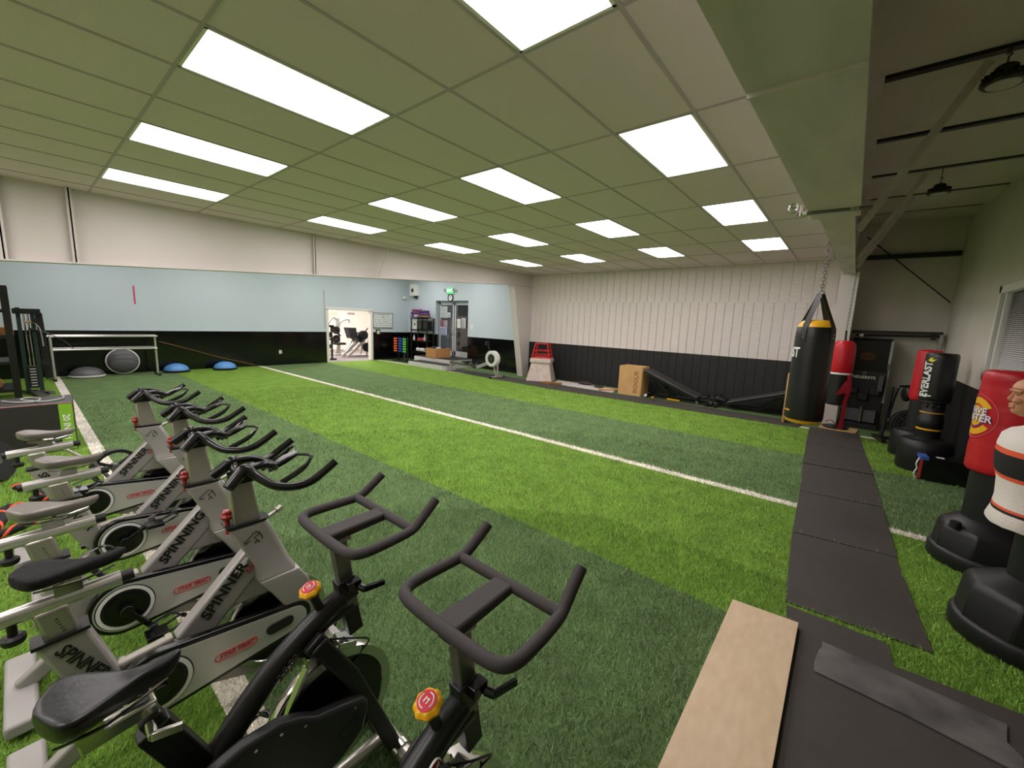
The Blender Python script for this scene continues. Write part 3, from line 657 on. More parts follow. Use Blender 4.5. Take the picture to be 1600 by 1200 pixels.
# ================= PUNCHING BAGS =================
def chain(b, p0, p1, n, r=.013):
    p0, p1 = Vector(p0), Vector(p1); d = (p1-p0)/n
    for k in range(n):
        c = p0+d*(k+.5); L = d.length*.72; a = Vector((1,0,0)) if k % 2 else Vector((0,1,0))
        u = d.normalized()
        b.tube([c+u*L*cos(t)*.9+a*r*sin(t) for t in [2*pi*i/10 for i in range(10)]], .0036, 6, closed=True)
    return b
t = thing('heavy_bag', 'black heavy punching bag with yellow top hanging on a chain from the rafter', 'punching bag', (-.245, 4.62, .96))
zt = .93
ob('bag_body', B().lathe([(0,.035),(.10,.035),(.148,.05),(.152,.07),(.150,.30),(.151,.55),(.150,.80),(.145,.885),(.135,.905)], (0,0,0), seg=48), m_vinyl, t, ang=60)
ob('bag_bottom', B().lathe([(0,0),(.09,.003),(.135,.022),(.149,.048),(.10,.05),(0,.05)], seg=40), m_ltyel, t)
ob('bag_top', B().lathe([(.141,.895),(.135,.915),(.112,.945),(.08,.958),(0,.962)], seg=40), m_ltyel, t)
for k in range(4):
    a = pi/4+k*pi/2+.25; c, s_ = cos(a), sin(a)
    b = B().rings([[(c*r+ -s_*w+c*o, s_*r+c*w+s_*o, z) for w, o in ((-.024,0),(.024,0),(.024,.004),(-.024,.004))] for r, z in ((.1515,.76),(.149,.87),(.137,.915),(.07,1.06),(.014,1.19))])
    s1 = ob('strap', b, m_vinyl, t)
    for z in (.80,.83): ob('rivet', B().sph((c*.1565, s_*.1565, z), .006, 8, 6), m_chrome, s1)
ch = B().tube([(.018*cos(i*pi/6),.0,1.20+.018*sin(i*pi/6)) for i in range(12)], .004, 6, closed=True)
chain(ch, (0,0,1.215), (0,0,1.655), 15); ch.tube([(0,0,1.655),(.0,0,1.69)], .008, 8)
ob('chain', ch, m_steel, t)
ob('drop_ring', B().tube([(.0+.012*cos(i*pi/6)-.02,.0,-.012+.018*sin(i*pi/6)) for i in range(12)], .004, 6, closed=True), m_steel, t)
A0 = math.atan2(-4.62, .245)
lettering('EVERLAST', .125, m_wht, t, 0,0,0, wrap=(.153, A0-1.98, .66, False), bold=.003, sx=.72, ext=.001)
lettering('everlast', .024, m_ltyel, t, 0,0,0, wrap=(.153, A0-1.05, .13, False), bold=.001, shear=.2, ext=.001)
# clamp on the rafter flange
t = thing('beam_clamp', 'threaded rod clamp with eye hooks across the underside of the rafter', 'clamp', (-.155, 2.95, rz(2.95)-.035))
ob('rod', B().cyl((-.17,0,0),(.16,.02,0),.009), m_steel, t)
for x, l in ((-.155, 1), (.10, -1)):
    ob('hook_plate', B().box((x,0,.01), (.012,.045,.06)).box((x-.02*l,0,.042), (.06,.04,.008)), m_alu, t, bev=.003); ob('nut', B().cyl((x+.01*l,0,0),(x+.03*l,0,0),.017,seg=6), m_chrome, t)
ob('eye_bolt', B().tube([(-.19+.02*cos(i*pi/8),-.03,.03+.024*sin(i*pi/8)) for i in range(16)], .006, 8, closed=True), m_chrome, t)
# red bag behind it
t = thing('heavy_bag', 'red and black punching bag hanging in front of the right column', 'punching bag', (-.05, 9.2, .55))
ob('bag_body', B().lathe([(0,0),(.13,.01),(.155,.04),(.157,.30),(.158,.58),(0,.60)], seg=40), m_vinyl, t)
ob('bag_cover', B().lathe([(.159,.58),(.168,.60),(.17,.80),(.168,1.0),(.155,1.09),(.11,1.14),(0,1.15)], seg=40), m_red, t)
ob('white_band', B().lathe([(.161,.555),(.166,.56),(.166,.585),(.161,.59)], seg=40), m_wht, t)
ob('strap', B().tube([(0,0,1.14),(-.01,0,1.32)], .014, 8), m_blkgl, t)
ch = B(); chain(ch, (-.01,0,1.32), (.0,0,2.02), 22); ch.tube([(0,0,2.02),(0,0,2.335)], .005, 6); ob('chain', ch, m_steel, t)
b = B().rings([[(.10+dx,-.15-dy,z),(.155+dx,-.12-dy,z),(.15+dx,-.10-dy,z),(.098+dx,-.13-dy,z)] for dx,dy,z in ((0,0,.56),(.03,.02,.35),(.0,.02,.1),(-.01,.02,-.40))])
b.rings([[(-.02,-.17,.20),(.12,-.15,.26),(.13,-.145,.25),(-.02,-.165,.19)],[(.09,-.155,.45),(.14,-.14,.46),(.14,-.135,.45),(.09,-.15,.45)]])
ob('red_sash', b, M('dark red cloth', (158,24,44), .6), t)
t = thing('bag_stand_board', 'pale wooden board on the turf below the red punching bag', 'board', (.05, 9.90, 0), -.12)
ob('board', B().bx(-.27,.28,-.20,.20,.0,.02), m_wood, t, bev=.002)
t = thing('weight_plate', 'black round weight plate lying on the wooden board below the red bag', 'weight plate', (.0, 9.90, .021))
ob('plate', B().lathe([(.02,0),(.19,0),(.20,.008),(.20,.022),(.185,.03),(.17,.024),(.07,.024),(.055,.034),(.02,.034)], seg=36), m_black, t)
t = thing('resistance_cord', 'red and green resistance cord standing on the black weight plate', 'cord', (.02, 9.88, .066))
ob('cord', B().tube([(-.06,-.02,0),(-.02,0,.03),(.0,0,.30),(.01,0,.38)], .008, 8, sm=4), M('green rubber cord', (40,110,70), .5), t)
ob('red_band', B().tube([(-.18,.0,.05),(-.10,-.05,.10),(-.02,-.02,.03),(.05,-.04,.06),(.10,0,.0)], .018, 8, sm=4, flat=(.3,1.4)), m_red, t); ob('handle', B().cyl((0,0,.36),(.05,0,.38),.014), m_black, t)
# wooden panel leaning at the wall left of the heavy bag
t = thing('leaning_panel', 'pale wooden panel standing on edge left of the black heavy bag', 'board', (-.79, 9.58, .013))
ob('panel', B().bx(-.05,.0,-.02,.45,.0,1.0), m_wood, t, bev=.02)
# standing bags
def round_base(parent, r, h, seg=28, oct=False, neck=.13):
    if oct:
        b = B(); n = 8; rot = pi/8
        def og(rad, z): return [(rad*cos(rot+2*pi*k/n), rad*sin(rot+2*pi*k/n), z) for k in range(n)]
        b.lathe([(0,0),(r*.98,.0),(r*1.02,.02),(r*1.02,.10),(r*.99,.125),(r*.90,.13),(0,.13)], seg=40)
        b.rings([og(r*.98,.12), og(r*.93,h-.05), og(r*.87,h-.015), og(r*.80,h), og(neck+.05,h+.035), og(neck,h+.07)])
        return ob('base', b, m_black, parent, bev=.012, weld=False)
    return ob('base', B().lathe([(0,0),(r*.97,0),(r,.02),(r*.99,h*.75),(r*.95,h-.04),(r*.86,h-.01),(r*.6,h+.005),(neck+.02,h+.015),(neck,h+.03),(0,h+.03)], seg=44), m_black, parent)
t = thing('standing_bag', 'black free-standing punching bag lettered EVERLAST on a round black base', 'punching bag', (.985, 7.80, 0))
round_base(t, .275, .43, neck=.13)
ob('neck', B().lathe([(.125,.44),(.125,.60),(.132,.61),(.132,.72),(.12,.74),(.12,.98),(0,.98)], seg=32), m_black, t)
ob('yellow_band', B().lathe([(.1255,.565),(.1275,.57),(.1275,.583),(.1255,.588)], seg=32), m_yel, t); ob('yellow_band', B().lathe([(.121,.80),(.1225,.803),(.1225,.810),(.121,.813)], seg=32), m_yel, t)
for k in range(3): ob('grip_ridge', B().box((.125*cos(A),.125*sin(A),.90), (.05,.05,.06), (0,0,A)) if False else B().sph((.115*cos(-2.2+k*.5),.115*sin(-2.2+k*.5),.90),(.02,.02,.035),10,8), m_black, t)
ob('bag_body', B().lathe([(0,.965),(.145,.965),(.158,.985),(.160,1.02),(.160,1.54),(.156,1.585),(.14,1.605),(0,1.61)], seg=44), m_vinyl, t)
ob('foot_plate', B().lathe([(0,.95),(.163,.95),(.166,.958),(.163,.966),(0,.966)], seg=40), m_black, t)
A1 = math.atan2(-7.8, -.985)
lettering('EVERLAST', .15, m_wht, t, 0,0,0, wrap=(.161, A1-.82, 1.25, True), bold=.005, sx=.72, ext=.001)
q = B()
for P in ([(-.05,.0),(-.015,.035),(.02,.04),(.0,.01),(.055,.02),(.01,-.02),(-.02,-.012)],): 
    R = .1625; q.rings([[(rr*cos(A1-.62+p[0]/R), rr*sin(A1-.62+p[0]/R), 1.505+p[1]) for p in P] for rr in (R-.001, R+.001)])
ob('emblem', q, M('neon yellow print', (226,220,60), .5), t)
q = B().rings([[(rr*cos(A1-1.15+i*.1), rr*sin(A1-1.15+i*.1), z) for i in range(10)]+[(rr*cos(A1-1.15+i*.1), rr*sin(A1-1.15+i*.1), z+.014) for i in range(9,-1,-1)] for rr, z in ((.160,1.03),(.1625,1.03))])
ob('white_stripe', q, m_wht, t)
t = thing('standing_bag', 'red free-standing punching bag half hidden behind the black lettered one', 'punching bag', (.955, 8.62, 0))
round_base(t, .275, .40, neck=.13)
ob('neck', B().lathe([(.125,.41),(.125,.90),(0,.90)], seg=32), m_black, t)
b = B().lathe([(0,.86),(.13,.865),(.15,.90),(.152,.95),(.146,1.2),(.147,1.23),(.144,1.26),(.145,1.55),(.135,1.60),(.11,1.62),(0,1.625)], seg=44)
ob('bag_body', b, m_red, t)
t = thing('standing_bag', 'tall red free-standing punching bag with a yellow round logo, behind the dummy in a jersey', 'punching bag', (1.045, 4.78, 0))
round_base(t, .315, .33, oct=True, neck=.17)
ob('filler_cap', B().cyl((-.21,-.16,.315),(-.21,-.16,.365),.035,.033), m_black, t)
ob('neck', B().lathe([(.165,.36),(.165,.80),(0,.80)], seg=36), m_black, t)
prof = [(0,.775),(.19,.78),(.204,.80),(.206,.84)]
for k in range(14):
    z = .86+k*.048; prof += [(.206,z),(.2075 if k % 3 else .2045,z+.024)]
prof += [(.205,1.535),(.198,1.562),(.18,1.572),(0,1.575)]
ob('bag_body', B().lathe(prof, seg=48), m_red, t, ang=60)
A2 = math.atan2(-4.78, -1.055); AL = A2-1.18; Rb = .2095; ZL = 1.215
m_logo = M('logo yellow', (240,184,30), .5); m_purple = M('logo purple', (120,60,140), .5)
def band(a0, a1, r0, r1, n=24):
    q = B(); P = [(r1*cos(a0+(a1-a0)*k/n), r1*sin(a0+(a1-a0)*k/n)) for k in range(n+1)]; I = [(r0*cos(a0+(a1-a0)*k/n), r0*sin(a0+(a1-a0)*k/n)) for k in range(n+1)]
    for k in range(n):
        quad = (I[k], P[k], P[k+1], I[k+1])
        q.rings([[((Rb+h)*cos(AL+x/Rb), (Rb+h)*sin(AL+x/Rb), ZL+z) for x, z in quad] for h in (-.004, .001)])
    return q
ob('logo_arc', band(.55, 2.5, .095, .145), m_logo, t); ob('logo_arc', band(.5+pi, 2.55+pi, .105, .15), m_logo, t); ob('logo_disc', band(.1, 2*pi+.1, .0, .08, 28), m_logo, t)
ob('logo_ring', band(0, 2*pi, .17, .173, 40), M('logo pale ring', (220,120,130), .5), t); ob('logo_ring', band(3.5, 5.9, .088, .094), m_purple, t)
for w_, z, sz in (('WAVE', ZL+.04, .07), ('MASTER', ZL-.015, .076)):
    lettering(w_, sz, m_purple, t, 0,0,0, wrap=(Rb+.0015, AL-.01, z-.003, False), bold=.0035, ext=.001, sx=1.05)
    lettering(w_, sz, m_wht, t, 0,0,0, wrap=(Rb+.003, AL-.01, z, False), bold=.0015, ext=.001, sx=1.05)
# dummy in a hockey style jersey
t = thing('punching_dummy', 'skin-coloured punching dummy in a white, black and orange jersey on a black base', 'punching dummy', (1.03, 3.66, 0), 0)
round_base(t, .315, .36, oct=True, neck=.13)
ob('neck_post', B().lathe([(.125,.38),(.125,.85),(.10,.87),(0,.87)], seg=32), m_black, t)
m_skin = M('dummy skin vinyl', (196,140,104), .5, bump=(50,.05))
dm = bpy.data.objects.new('figure', None); COL.objects.link(dm); dm.parent = t; dm.location = (-.075, 0, 0)
# faces -x (forward = f). body built in (f, s, z): f forward, s to its left
def sec(z, f0, f1, w, n=28, pw=.8):
    out = []
    for k in range(n):
        a = 2*pi*k/n; c, s_ = cos(a), sin(a)
        f = (f0 if c > 0 else f1)*abs(c)**pw*(1 if c > 0 else -1); s2 = w*math.copysign(abs(s_)**pw, s_); out.append((-f, s2, z))
    return out
body = B().rings([sec(.80,.12,.12,.15), sec(.95,.125,.12,.16), sec(1.10,.145,.13,.185), sec(1.20,.15,.13,.195), sec(1.27,.125,.12,.19), sec(1.315,.09,.09,.13), sec(1.335,.075,.055,.075,pw=1), [(x-.045,y,z) for x,y,z in sec(1.385,.055,.060,.060,pw=1)], [(x-.07,y,z) for x,y,z in sec(1.43,.05,.07,.058,pw=1)]])
# head: rings along z with face profile toward -x
prof = [(1.375,.060,.045,.040),(1.388,.088,.055,.048),(1.402,.094,.066,.054),(1.416,.090,.074,.060),(1.428,.097,.080,.064),(1.437,.092,.083,.066),(1.446,.096,.086,.068),(1.456,.093,.089,.070),(1.466,.098,.092,.072),(1.480,.096,.096,.073),(1.495,.092,.100,.074),(1.510,.094,.102,.075),(1.522,.100,.103,.076),(1.540,.096,.102,.076),(1.560,.086,.096,.073),(1.580,.068,.082,.062),(1.594,.040,.055,.040),(1.600,.004,.004,.004)]
HX = .085
hd = B().rings([sec(z, f, bk, w, 36, .92) for z, f, bk, w in prof])
hd.sph((-.094,0,1.468),(.016,.014,.009),12,8); hd.tube([(-.090,0,1.512),(-.096,0,1.492),(-.104,0,1.475),(-.105,0,1.467),(-.092,0,1.461)], [.009,.008,.009,.010,.008], 10, sm=3)
for s_ in (1,-1):
    hd.sph((-.070,s_*.030,1.500),(.022,.018,.011),12,8); hd.tube([(-.098,s_*.008,1.517),(-.098,s_*.03,1.519),(-.078,s_*.055,1.514)], .009, 8, sm=3)
    hd.sph((.012,s_*.074,1.487),(.022,.012,.034),12,8); hd.sph((-.080,s_*.038,1.462),(.025,.022,.018),12,8)
hd.tube([(-.088,-.026,1.433),(-.1,0,1.437),(-.088,.026,1.433)], .007, 8, sm=3); hd.tube([(-.086,-.024,1.424),(-.097,0,1.423),(-.086,.024,1.424)], .008, 8, sm=3)
for v in hd.bm.verts: v.co.x -= HX
tmp = bpy.data.meshes.new('t'); hd.bm.to_mesh(tmp); body.bm.from_mesh(tmp); hd.bm.free()
sk = ob('body', body, m_skin, dm, ang=70, weld=False)
ob('eyes', B().sph((-.168,.031,1.499),(.011,.013,.007),10,8).sph((-.168,-.031,1.499),(.011,.013,.007),10,8), M('painted eyes', (120,90,72), .4), sk)
hc = B().rings([[(x-HX,y,z) for x,y,z in sec(z, f, bk, w, 36, .92)] for z, f, bk, w in ((1.528,.098,.106,.079),(1.534,.104,.108,.081),(1.548,.101,.107,.081),(1.568,.090,.099,.077),(1.590,.064,.076,.058),(1.606,.02,.02,.02))])
ob('cap', hc, M('dummy moulded cap', (206,152,116), .5), sk)
j = B(); JR = []
for z, f, bk, w in ((.735,.178,.165,.205),(.745,.182,.168,.21),(.80,.168,.16,.203),(.88,.160,.15,.196),(.98,.166,.15,.200),(1.06,.188,.152,.218),(1.13,.196,.152,.228),(1.20,.192,.150,.236),(1.25,.184,.146,.232),(1.285,.156,.132,.200),(1.315,.105,.112,.130),(1.335,.078,.092,.085)):
    JR.append(sec(z, f, bk, w, 44, .85))
for k, rg in enumerate(JR):
    for i, p in enumerate(rg):
        wv = .004*sin(i*1.9+k*.8)+.003*sin(i*.7-k*1.7); rg[i] = (p[0]*(1+wv*1.5), p[1]*(1+wv*1.5), p[2]+.5*wv)
j.rings(JR, cap=False)
for s_ in (1,-1):   # short empty sleeves hanging from the shoulders
    j.rings([[(rx*cos(a)+.005, s_*(o+ry*sin(a)), z-s_*0+.25*ry*sin(a)*-1) for a in [2*pi*i/24 for i in range(24)]] for rx, ry, o, z in ((.03,.02,.13,1.312),(.066,.050,.165,1.292),(.086,.066,.197,1.24),(.090,.064,.222,1.16),(.092,.060,.236,1.08),(.094,.058,.242,1.045))])
m_jer = zbands('jersey cloth', [(0,(226,218,208)),(.805,(30,26,26)),(.822,(226,90,52)),(.843,(226,218,208)),(1.005,(226,90,52)),(1.03,(24,24,25)),(1.155,(226,90,52)),(1.18,(228,221,212))], .8, bump=(70,.25))
ob('jersey', j, m_jer, sk, ang=80, weld=False)
ob('jersey_collar', B().rings([sec(1.328,.084,.098,.092,36,1), sec(1.345,.080,.094,.086,36,1), sec(1.352,.072,.086,.078,36,1)]), m_blkp, sk)
# black box with red and blue edges
t = thing('equipment_box', 'black box with red and blue edges on the turf before the EVERLAST bag', 'box', (1.06, 7.36, 0), .05)
ob('box', B().bx(-.17,.26,-.16,.12,.0,.30), m_blkgl, t, bev=.006)
ob('red_edge', B().bx(-.176,-.15,-.166,-.155,.02,.27), m_redprint, t, bev=.002); ob('blue_corner', B().bx(-.18,-.10,-.17,.05,.265,.306), M('blue tape', (60,96,170), .5), t, bev=.003)
ob('label', B().bx(-.02,.05,-.08,-.02,.300,.3025), m_wht, t); ob('cord', B().tube([(-.178,-.10,.27),(-.20,-.12,.2),(-.185,-.10,.13),(-.21,-.13,.07),(-.19,-.13,.012)], .008, 8, sm=4), m_wht, t)
# boxing machine
t = thing('boxing_machine', 'black boxing training machine with grey side panel and orange ring emblem', 'boxing machine', (.33, 10.4, 0), -.10)
m_panel = M('machine black panel', (9,9,10), .55)
b = B().prism([(.12,0),(.35,0),(.35,1.75),(.20,1.70),(.12,1.1)], 'x', -.30, .30)
bd = ob('body', b, m_panel, t, bev=.01)
P = [(-.06,1.72),(-.03,1.72),(.12,1.13),(.18,1.0),(.18,.42),(.22,.42),(.22,1.0),(.17,1.16),(.06,1.76)]
ob('side_panel', B().prism([(.10,1.72),(.02,1.70),(.02,1.28),(.13,1.15),(.12,.52),(.20,.52),(.20,1.17),(.10,1.32)], 'x', .285, .325), M('machine grey trim', (150,150,152), .4), t, bev=.005)
ob('side_panel', B().prism([(.10,1.72),(.02,1.70),(.02,1.28),(.13,1.15),(.12,.52),(.20,.52),(.20,1.17),(.10,1.32)], 'x', -.325, -.285), M('machine dark trim', (40,40,42), .4), t, bev=.005)
ob('screen_hood', B().prism([(.02,1.70),(.13,1.05),(.20,1.05),(.20,1.70)], 'x', -.285, .285), m_panel, t)
q = B()
for r in (.11,.075,.035):
    q.tube([(-.02+r*cos(i*pi/14), .075+.0-(1.40+r*.6*sin(i*pi/14)-1.375)*.17-.004, 1.40+r*.6*sin(i*pi/14)) for i in range(28)], .006, 6, closed=True)
ob('ring_emblem', q, M('dim orange print', (120,70,28), .5), t)
lettering('NEXERSYS', .075, m_wht, t, (-.03,.118,.985), (1,0,0), (0,-.1,1), bold=.002, ext=.002)
ob('emblem', B().lathe([(.018,-.003),(.03,-.003),(.03,.003),(.018,.003)], (-.03,.112,1.07), 'y', 20), M('grey print', (120,120,124), .5), t)
for x, z in ((-.17,.72),(.17,.72),(0,.60)): ob('strike_pad', B().box((x,.08,z), (.17,.07,.14)), m_vinyl, t, bev=.02)
ob('foot_platform', B().bx(-.30,.30,-.10,.35,0,.10), m_panel, t, bev=.01); ob('kick_plate', B().bx(-.24,.24,.02,.10,.12,.36), M('dark grey plate', (84,84,86), .5), t, bev=.01)
ob('speaker_bar', B().bx(.20,.27,-.02,.10,.75,1.05), M('grey buttons', (80,80,82), .5), t, bev=.004)
ob('post', B().cyl((.02,.0,.12),(.02,.0,.40),.025).cyl((.02,.0,.4),(.02,.0,.42),.03), m_steel, t)
# air bike
t = thing('fan_bike', 'black fan exercise bike between the boxing machine and the red standing bag', 'exercise bike', (.84, 9.45, 0), .25)
ob('fan_wheel', B().lathe([(0,-.05),(.24,-.04),(.26,-.03),(.26,.03),(.24,.04),(0,.05)], (.10,-.05,.33), 'y', 36), m_black, t)
q = B(); 
for r in (.10,.16,.21,.25): q.lathe([(r-.005,-.06),(r+.005,-.06),(r+.005,-.05),(r-.005,-.05)], (.10,-.05,.33), 'y', 36)
for k in range(8): q.bar((.10,-.105,.33), (.10+.25*cos(k*pi/4),-.10,.33+.25*sin(k*pi/4)), .008, .006)
ob('fan_cage', q, m_steel, t)
ob('frame', B().tube([(-.22,0,.06),(-.20,0,.30),(-.06,0,.34),(.10,0,.33)], .03, 10).tube([(-.20,0,.3),(-.17,0,.95)], .025, 10).tube([(-.25,-.0,.06),(.30,0,.06)], .03, 10).box((-.24,0,.04),(.06,.45,.06)).box((.28,0,.04),(.06,.45,.06)), m_black, t, weld=False)
ob('handlebar', B().tube([(-.17,-.02,.42),(-.12,-.04,.92),(-.05,-.04,.98),(.12,-.04,1.0)], .018, 10, sm=3).tube([(.14,-.06,.36),(.20,-.06,.7),(.16,-.06,1.0)], .018, 10, sm=3), m_blkgl, t); ob('grip', B().cyl((.09,-.04,1.0),(.19,-.05,1.0),.026), m_black, t)
ob('seat', B().sph((.02,0,.86),(.07,.12,.14)), m_vinyl, t); ob('hub', B().cyl((.10,-.13,.33),(.10,-.06,.33),.03).bar((.10,-.125,.33),(.2,-.13,.42),.03,.01), m_chrome, t)
# pipe frame on the end wall
t = thing('pipe_rack', 'dark wall-mounted pipe rail with a grey upright behind the boxing machine', 'rail', (0, 10.85, 0))
ob('rail', B().bar((.02,0,1.87),(1.31,0,1.885),.10,.05), m_dark, t); ob('rail', B().cyl((.10,-.08,1.80),(1.28,-.06,1.83),.022), m_black, t)
ob('upright', B().cyl((1.30,-.06,1.86),(1.285,-.06,.02),.035), m_ltgrey, t)
for x in (.15,1.2): ob('bracket', B().bx(x-.02,x+.02,-.10,.17,1.76,1.87), m_dark, t)
tag(ob('sensor_box', B().box((.17,10.68,1.80), (.075,.05,.065)).box((.17,10.715,1.80),(.02,.06,.02)), m_wht, bev=.008), 'small white box fixed to the dark wall rail above the boxing machine', 'sensor')
# high-bay lamps hanging in the bay
for x, y, z, zr, l in ((.545,4.12,3.40,roofz(4.1)-.03,'unlit round black high-bay lamp, the nearer and higher one'), (.595,7.12,3.49,roofz(7.1)-.03,'unlit round black high-bay lamp, the farther one')):
    t = thing('high_bay_lamp', l, 'lamp', (x, y, z), 0, 'high-bay lamps of the side bay')
    ob('housing', B().lathe([(0,.0),(.095,.0),(.108,.012),(.108,.03),(.095,.045),(.06,.055),(.055,.10),(.045,.11),(0,.11)], seg=40), m_blkgl, t)
    f = B()
    for k in range(16): f.bar((.05*cos(k*pi/8),.05*sin(k*pi/8),.06), (.10*cos(k*pi/8),.10*sin(k*pi/8),.045), .006, .03)
    ob('cooling_fins', f, m_blkgl, t, weld=False)
    ob('lens', B().lathe([(0,-.006),(.075,-.004),(.08,.002),(0,.002)], seg=36), M('unlit lens', (190,190,170), .4), t)
    ob('hook', B().tube([(0,0,.11),(0,0,.16),(.012,0,.17),(0,0,.19),(-.01,0,.175)], .006, 8, sm=3), m_steel, t)
    ob('hanging_cable', B().tube([(0,0,.18),(0,0,zr-z)], .004, 6), m_black, t)
# ================= BACK OF THE HALL =================
# steps and platform before the glass doors
m_stepw = M('off-white step riser', (206,204,200), .6); m_stept = M('dark step carpet', (44,42,41), .9)
t = thing('entry_steps', 'off-white two step platform with dark treads before the glass doors', 'steps', (-11.85, 9.40, 0))
ob('lower_step', B().bx(-1.0,.98,.0,.60,0,.165), m_stepw, t, bev=.004); ob('tread', B().bx(-1.0,.98,.02,.60,.165,.178), m_stept, t)
ob('platform', B().bx(-1.38,.80,.56,1.63,0,.305), m_stepw, t, bev=.004); ob('tread', B().bx(-1.38,.80,.58,1.63,.305,.32), m_stept, t)
# black shelving with mats and bottles
sx, sy = -13.80, 10.80; TZ = [.40, .86, 1.32, 1.80]
t = thing('shelving_rack', 'black four-tier plastic shelving rack left of the glass doors', 'shelf', (sx, sy, 0))
for z in TZ: ob('shelf', B().bx(-.55,.55,-.20,.20,z-.03,z).bx(-.55,.55,-.20,-.18,z-.05,z), m_black, t)
for x in (-.52,.52):
    for y in (-.17,.17): ob('post', B().cyl((x,y,0),(x,y,1.8),.025), m_black, t)
cols = [((206,120,160),'pink'),((70,80,160),'blue'),((196,190,214),'pale lilac'),((90,60,120),'purple'),((110,70,110),'plum'),((150,70,110),'magenta'),((60,64,140),'navy')]
pos = [(-.475,.067),(-.34,.067),(-.205,.067),(-.408,.185),(-.272,.185),(-.34,.303)]
for (c, n), (x, z) in zip(cols, pos):
    b = B().cyl((sx+x,sy-.24,TZ[3]+z+.0),(sx+x,sy+.24,TZ[3]+z),.055, seg=18); b.tube([(sx+x+(.045-.004*i/4)*cos(i*.5), sy-.243, TZ[3]+z+(.045-.004*i/4)*sin(i*.5)) for i in range(40)], .003, 5)
    tag(ob('rolled_mat', b, M('foam mat '+n, c, .7)), '%s rolled exercise mat on top of the black shelving, end towards the room' % n, 'exercise mat', 'rolled mats on the shelving')
for i, (c, n, z) in enumerate((((120,96,70),'olive brown',.052),((96,48,96),'violet',.155),((64,50,110),'dark purple',.258))):
    b = B().cyl((sx-.13,sy-.10+.01*i,TZ[3]+z+.0),(sx+.60-.05*i,sy-.10+.01*i,TZ[3]+z),.05, seg=18)
    tag(ob('rolled_mat', b, M('foam mat '+n, c, .7)), '%s rolled mat lying lengthwise on top of the black shelving' % n, 'exercise mat', 'rolled mats on the shelving')
t = thing('speaker_box', 'black box speaker on the upper tier of the black shelving', 'speaker', (sx-.05, sy, TZ[2])); ob('cabinet', B().bx(-.16,.16,-.12,.12,0,.36), m_black, t, bev=.005); ob('grille', B().bx(-.13,.13,-.126,-.12,.03,.33), m_rubber, t)
t = thing('speaker_box', 'smaller black box beside the speaker on the upper tier of the shelving', 'box', (sx+.32, sy, TZ[2])); ob('cabinet', B().bx(-.13,.13,-.12,.12,0,.34), m_black, t, bev=.005); ob('panel', B().bx(-.10,.10,-.126,-.12,.04,.30), m_blkgl, t)
tag(ob('poster_card', B().bx(sx-.50,sx-.26,sy-.10,sy-.09,TZ[2]+.002,TZ[2]+.38).bx(sx-.42,sx-.34,sy-.103,sy-.10,TZ[2]+.16,TZ[2]+.25,1), [m_wht, m_blkp]), 'white card with a dark mark on the upper tier of the shelving', 'sign')
for x, c, n, h in ((-.42,(220,222,224),'white',.20),(.30,(180,190,200),'clear grey',.24),(.18,(210,80,70),'red topped',.10)):
    t = thing('spray_bottle', '%s bottle on the middle tier of the black shelving' % n, 'bottle', (sx+x, sy-.10, TZ[1]))
    ob('bottle_body', B().lathe([(0,0),(.04,0),(.042,.01),(.042,h*.65),(.018,h*.85),(.018,h),(0,h)], seg=18), M('bottle '+n, c, .35), t); ob('cap', B().cyl((0,0,h),(0,0,h+.03),.02), m_white, t)
tag(ob('red_carton', B().bx(sx-.18,sx+.06,sy-.12,sy+.02,TZ[1],TZ[1]+.11), M('red carton', (190,70,66), .6), bev=.004), 'small red carton on the middle tier of the black shelving', 'box')
for x, l in ((-.06,'left of the two white rolls on the lowest tier of the shelving'),(.22,'right of the two white rolls on the lowest tier of the shelving')):
    t = thing('towel_roll', l, 'towel roll', (sx+x, sy-.12, TZ[0]+.087)); ob('roll', B().cyl((-.11,0,0),(.11,0,0),.075, seg=24), m_wht, t); ob('core', B().cyl((-.112,0,0),(.112,0,0),.02), m_card, t)
# dumbbell tree with coloured dumbbells
t = thing('dumbbell_tree', 'dark A-frame dumbbell stand at the corner left of the shelving', 'rack', (-14.10, 10.02, 0))
for x in (-.34,.0,.28): ob('upright', B().bar((x,.06,.05),(x,.06,1.0),.04,.04), m_black, t)
ob('base', B().bar((-.45,-.15,.025),(.45,-.15,.025),.05,.05).bar((-.45,.2,.025),(.45,.2,.025),.05,.05).bar((-.4,-.15,.03),(-.4,.2,.03),.05,.05).bar((.4,-.15,.03),(.4,.2,.03),.05,.05).bar((.32,-.15,.03),(.20,.06,.55),.03,.03), m_black, t)
for x, c, n in ((-.34,(236,110,50),'orange'),(0,(40,70,180),'blue'),(.28,(80,190,70),'green')):
    for k in range(6):
        b = B()
        z = .42+k*.10; y = -.10
        for s_ in (-1,1): b.lathe([(0,-.028),(.038,-.024),(.044,0),(.038,.024),(0,.028)], (-14.10+x+s_*.052, 10.02+y, z), 'x', 8)
        b.cyl((-14.10+x-.06,10.02+y,z),(-14.10+x+.06,10.02+y,z),.017, seg=10)
        tag(ob('dumbbell', b, M('vinyl '+n, c, .45)), '%s vinyl dumbbell, %s in its column on the stand' % (n, ['lowest','second from the bottom','third from the bottom','third from the top','second from the top','topmost'][k]), 'dumbbell', 'coloured dumbbells on the stand')
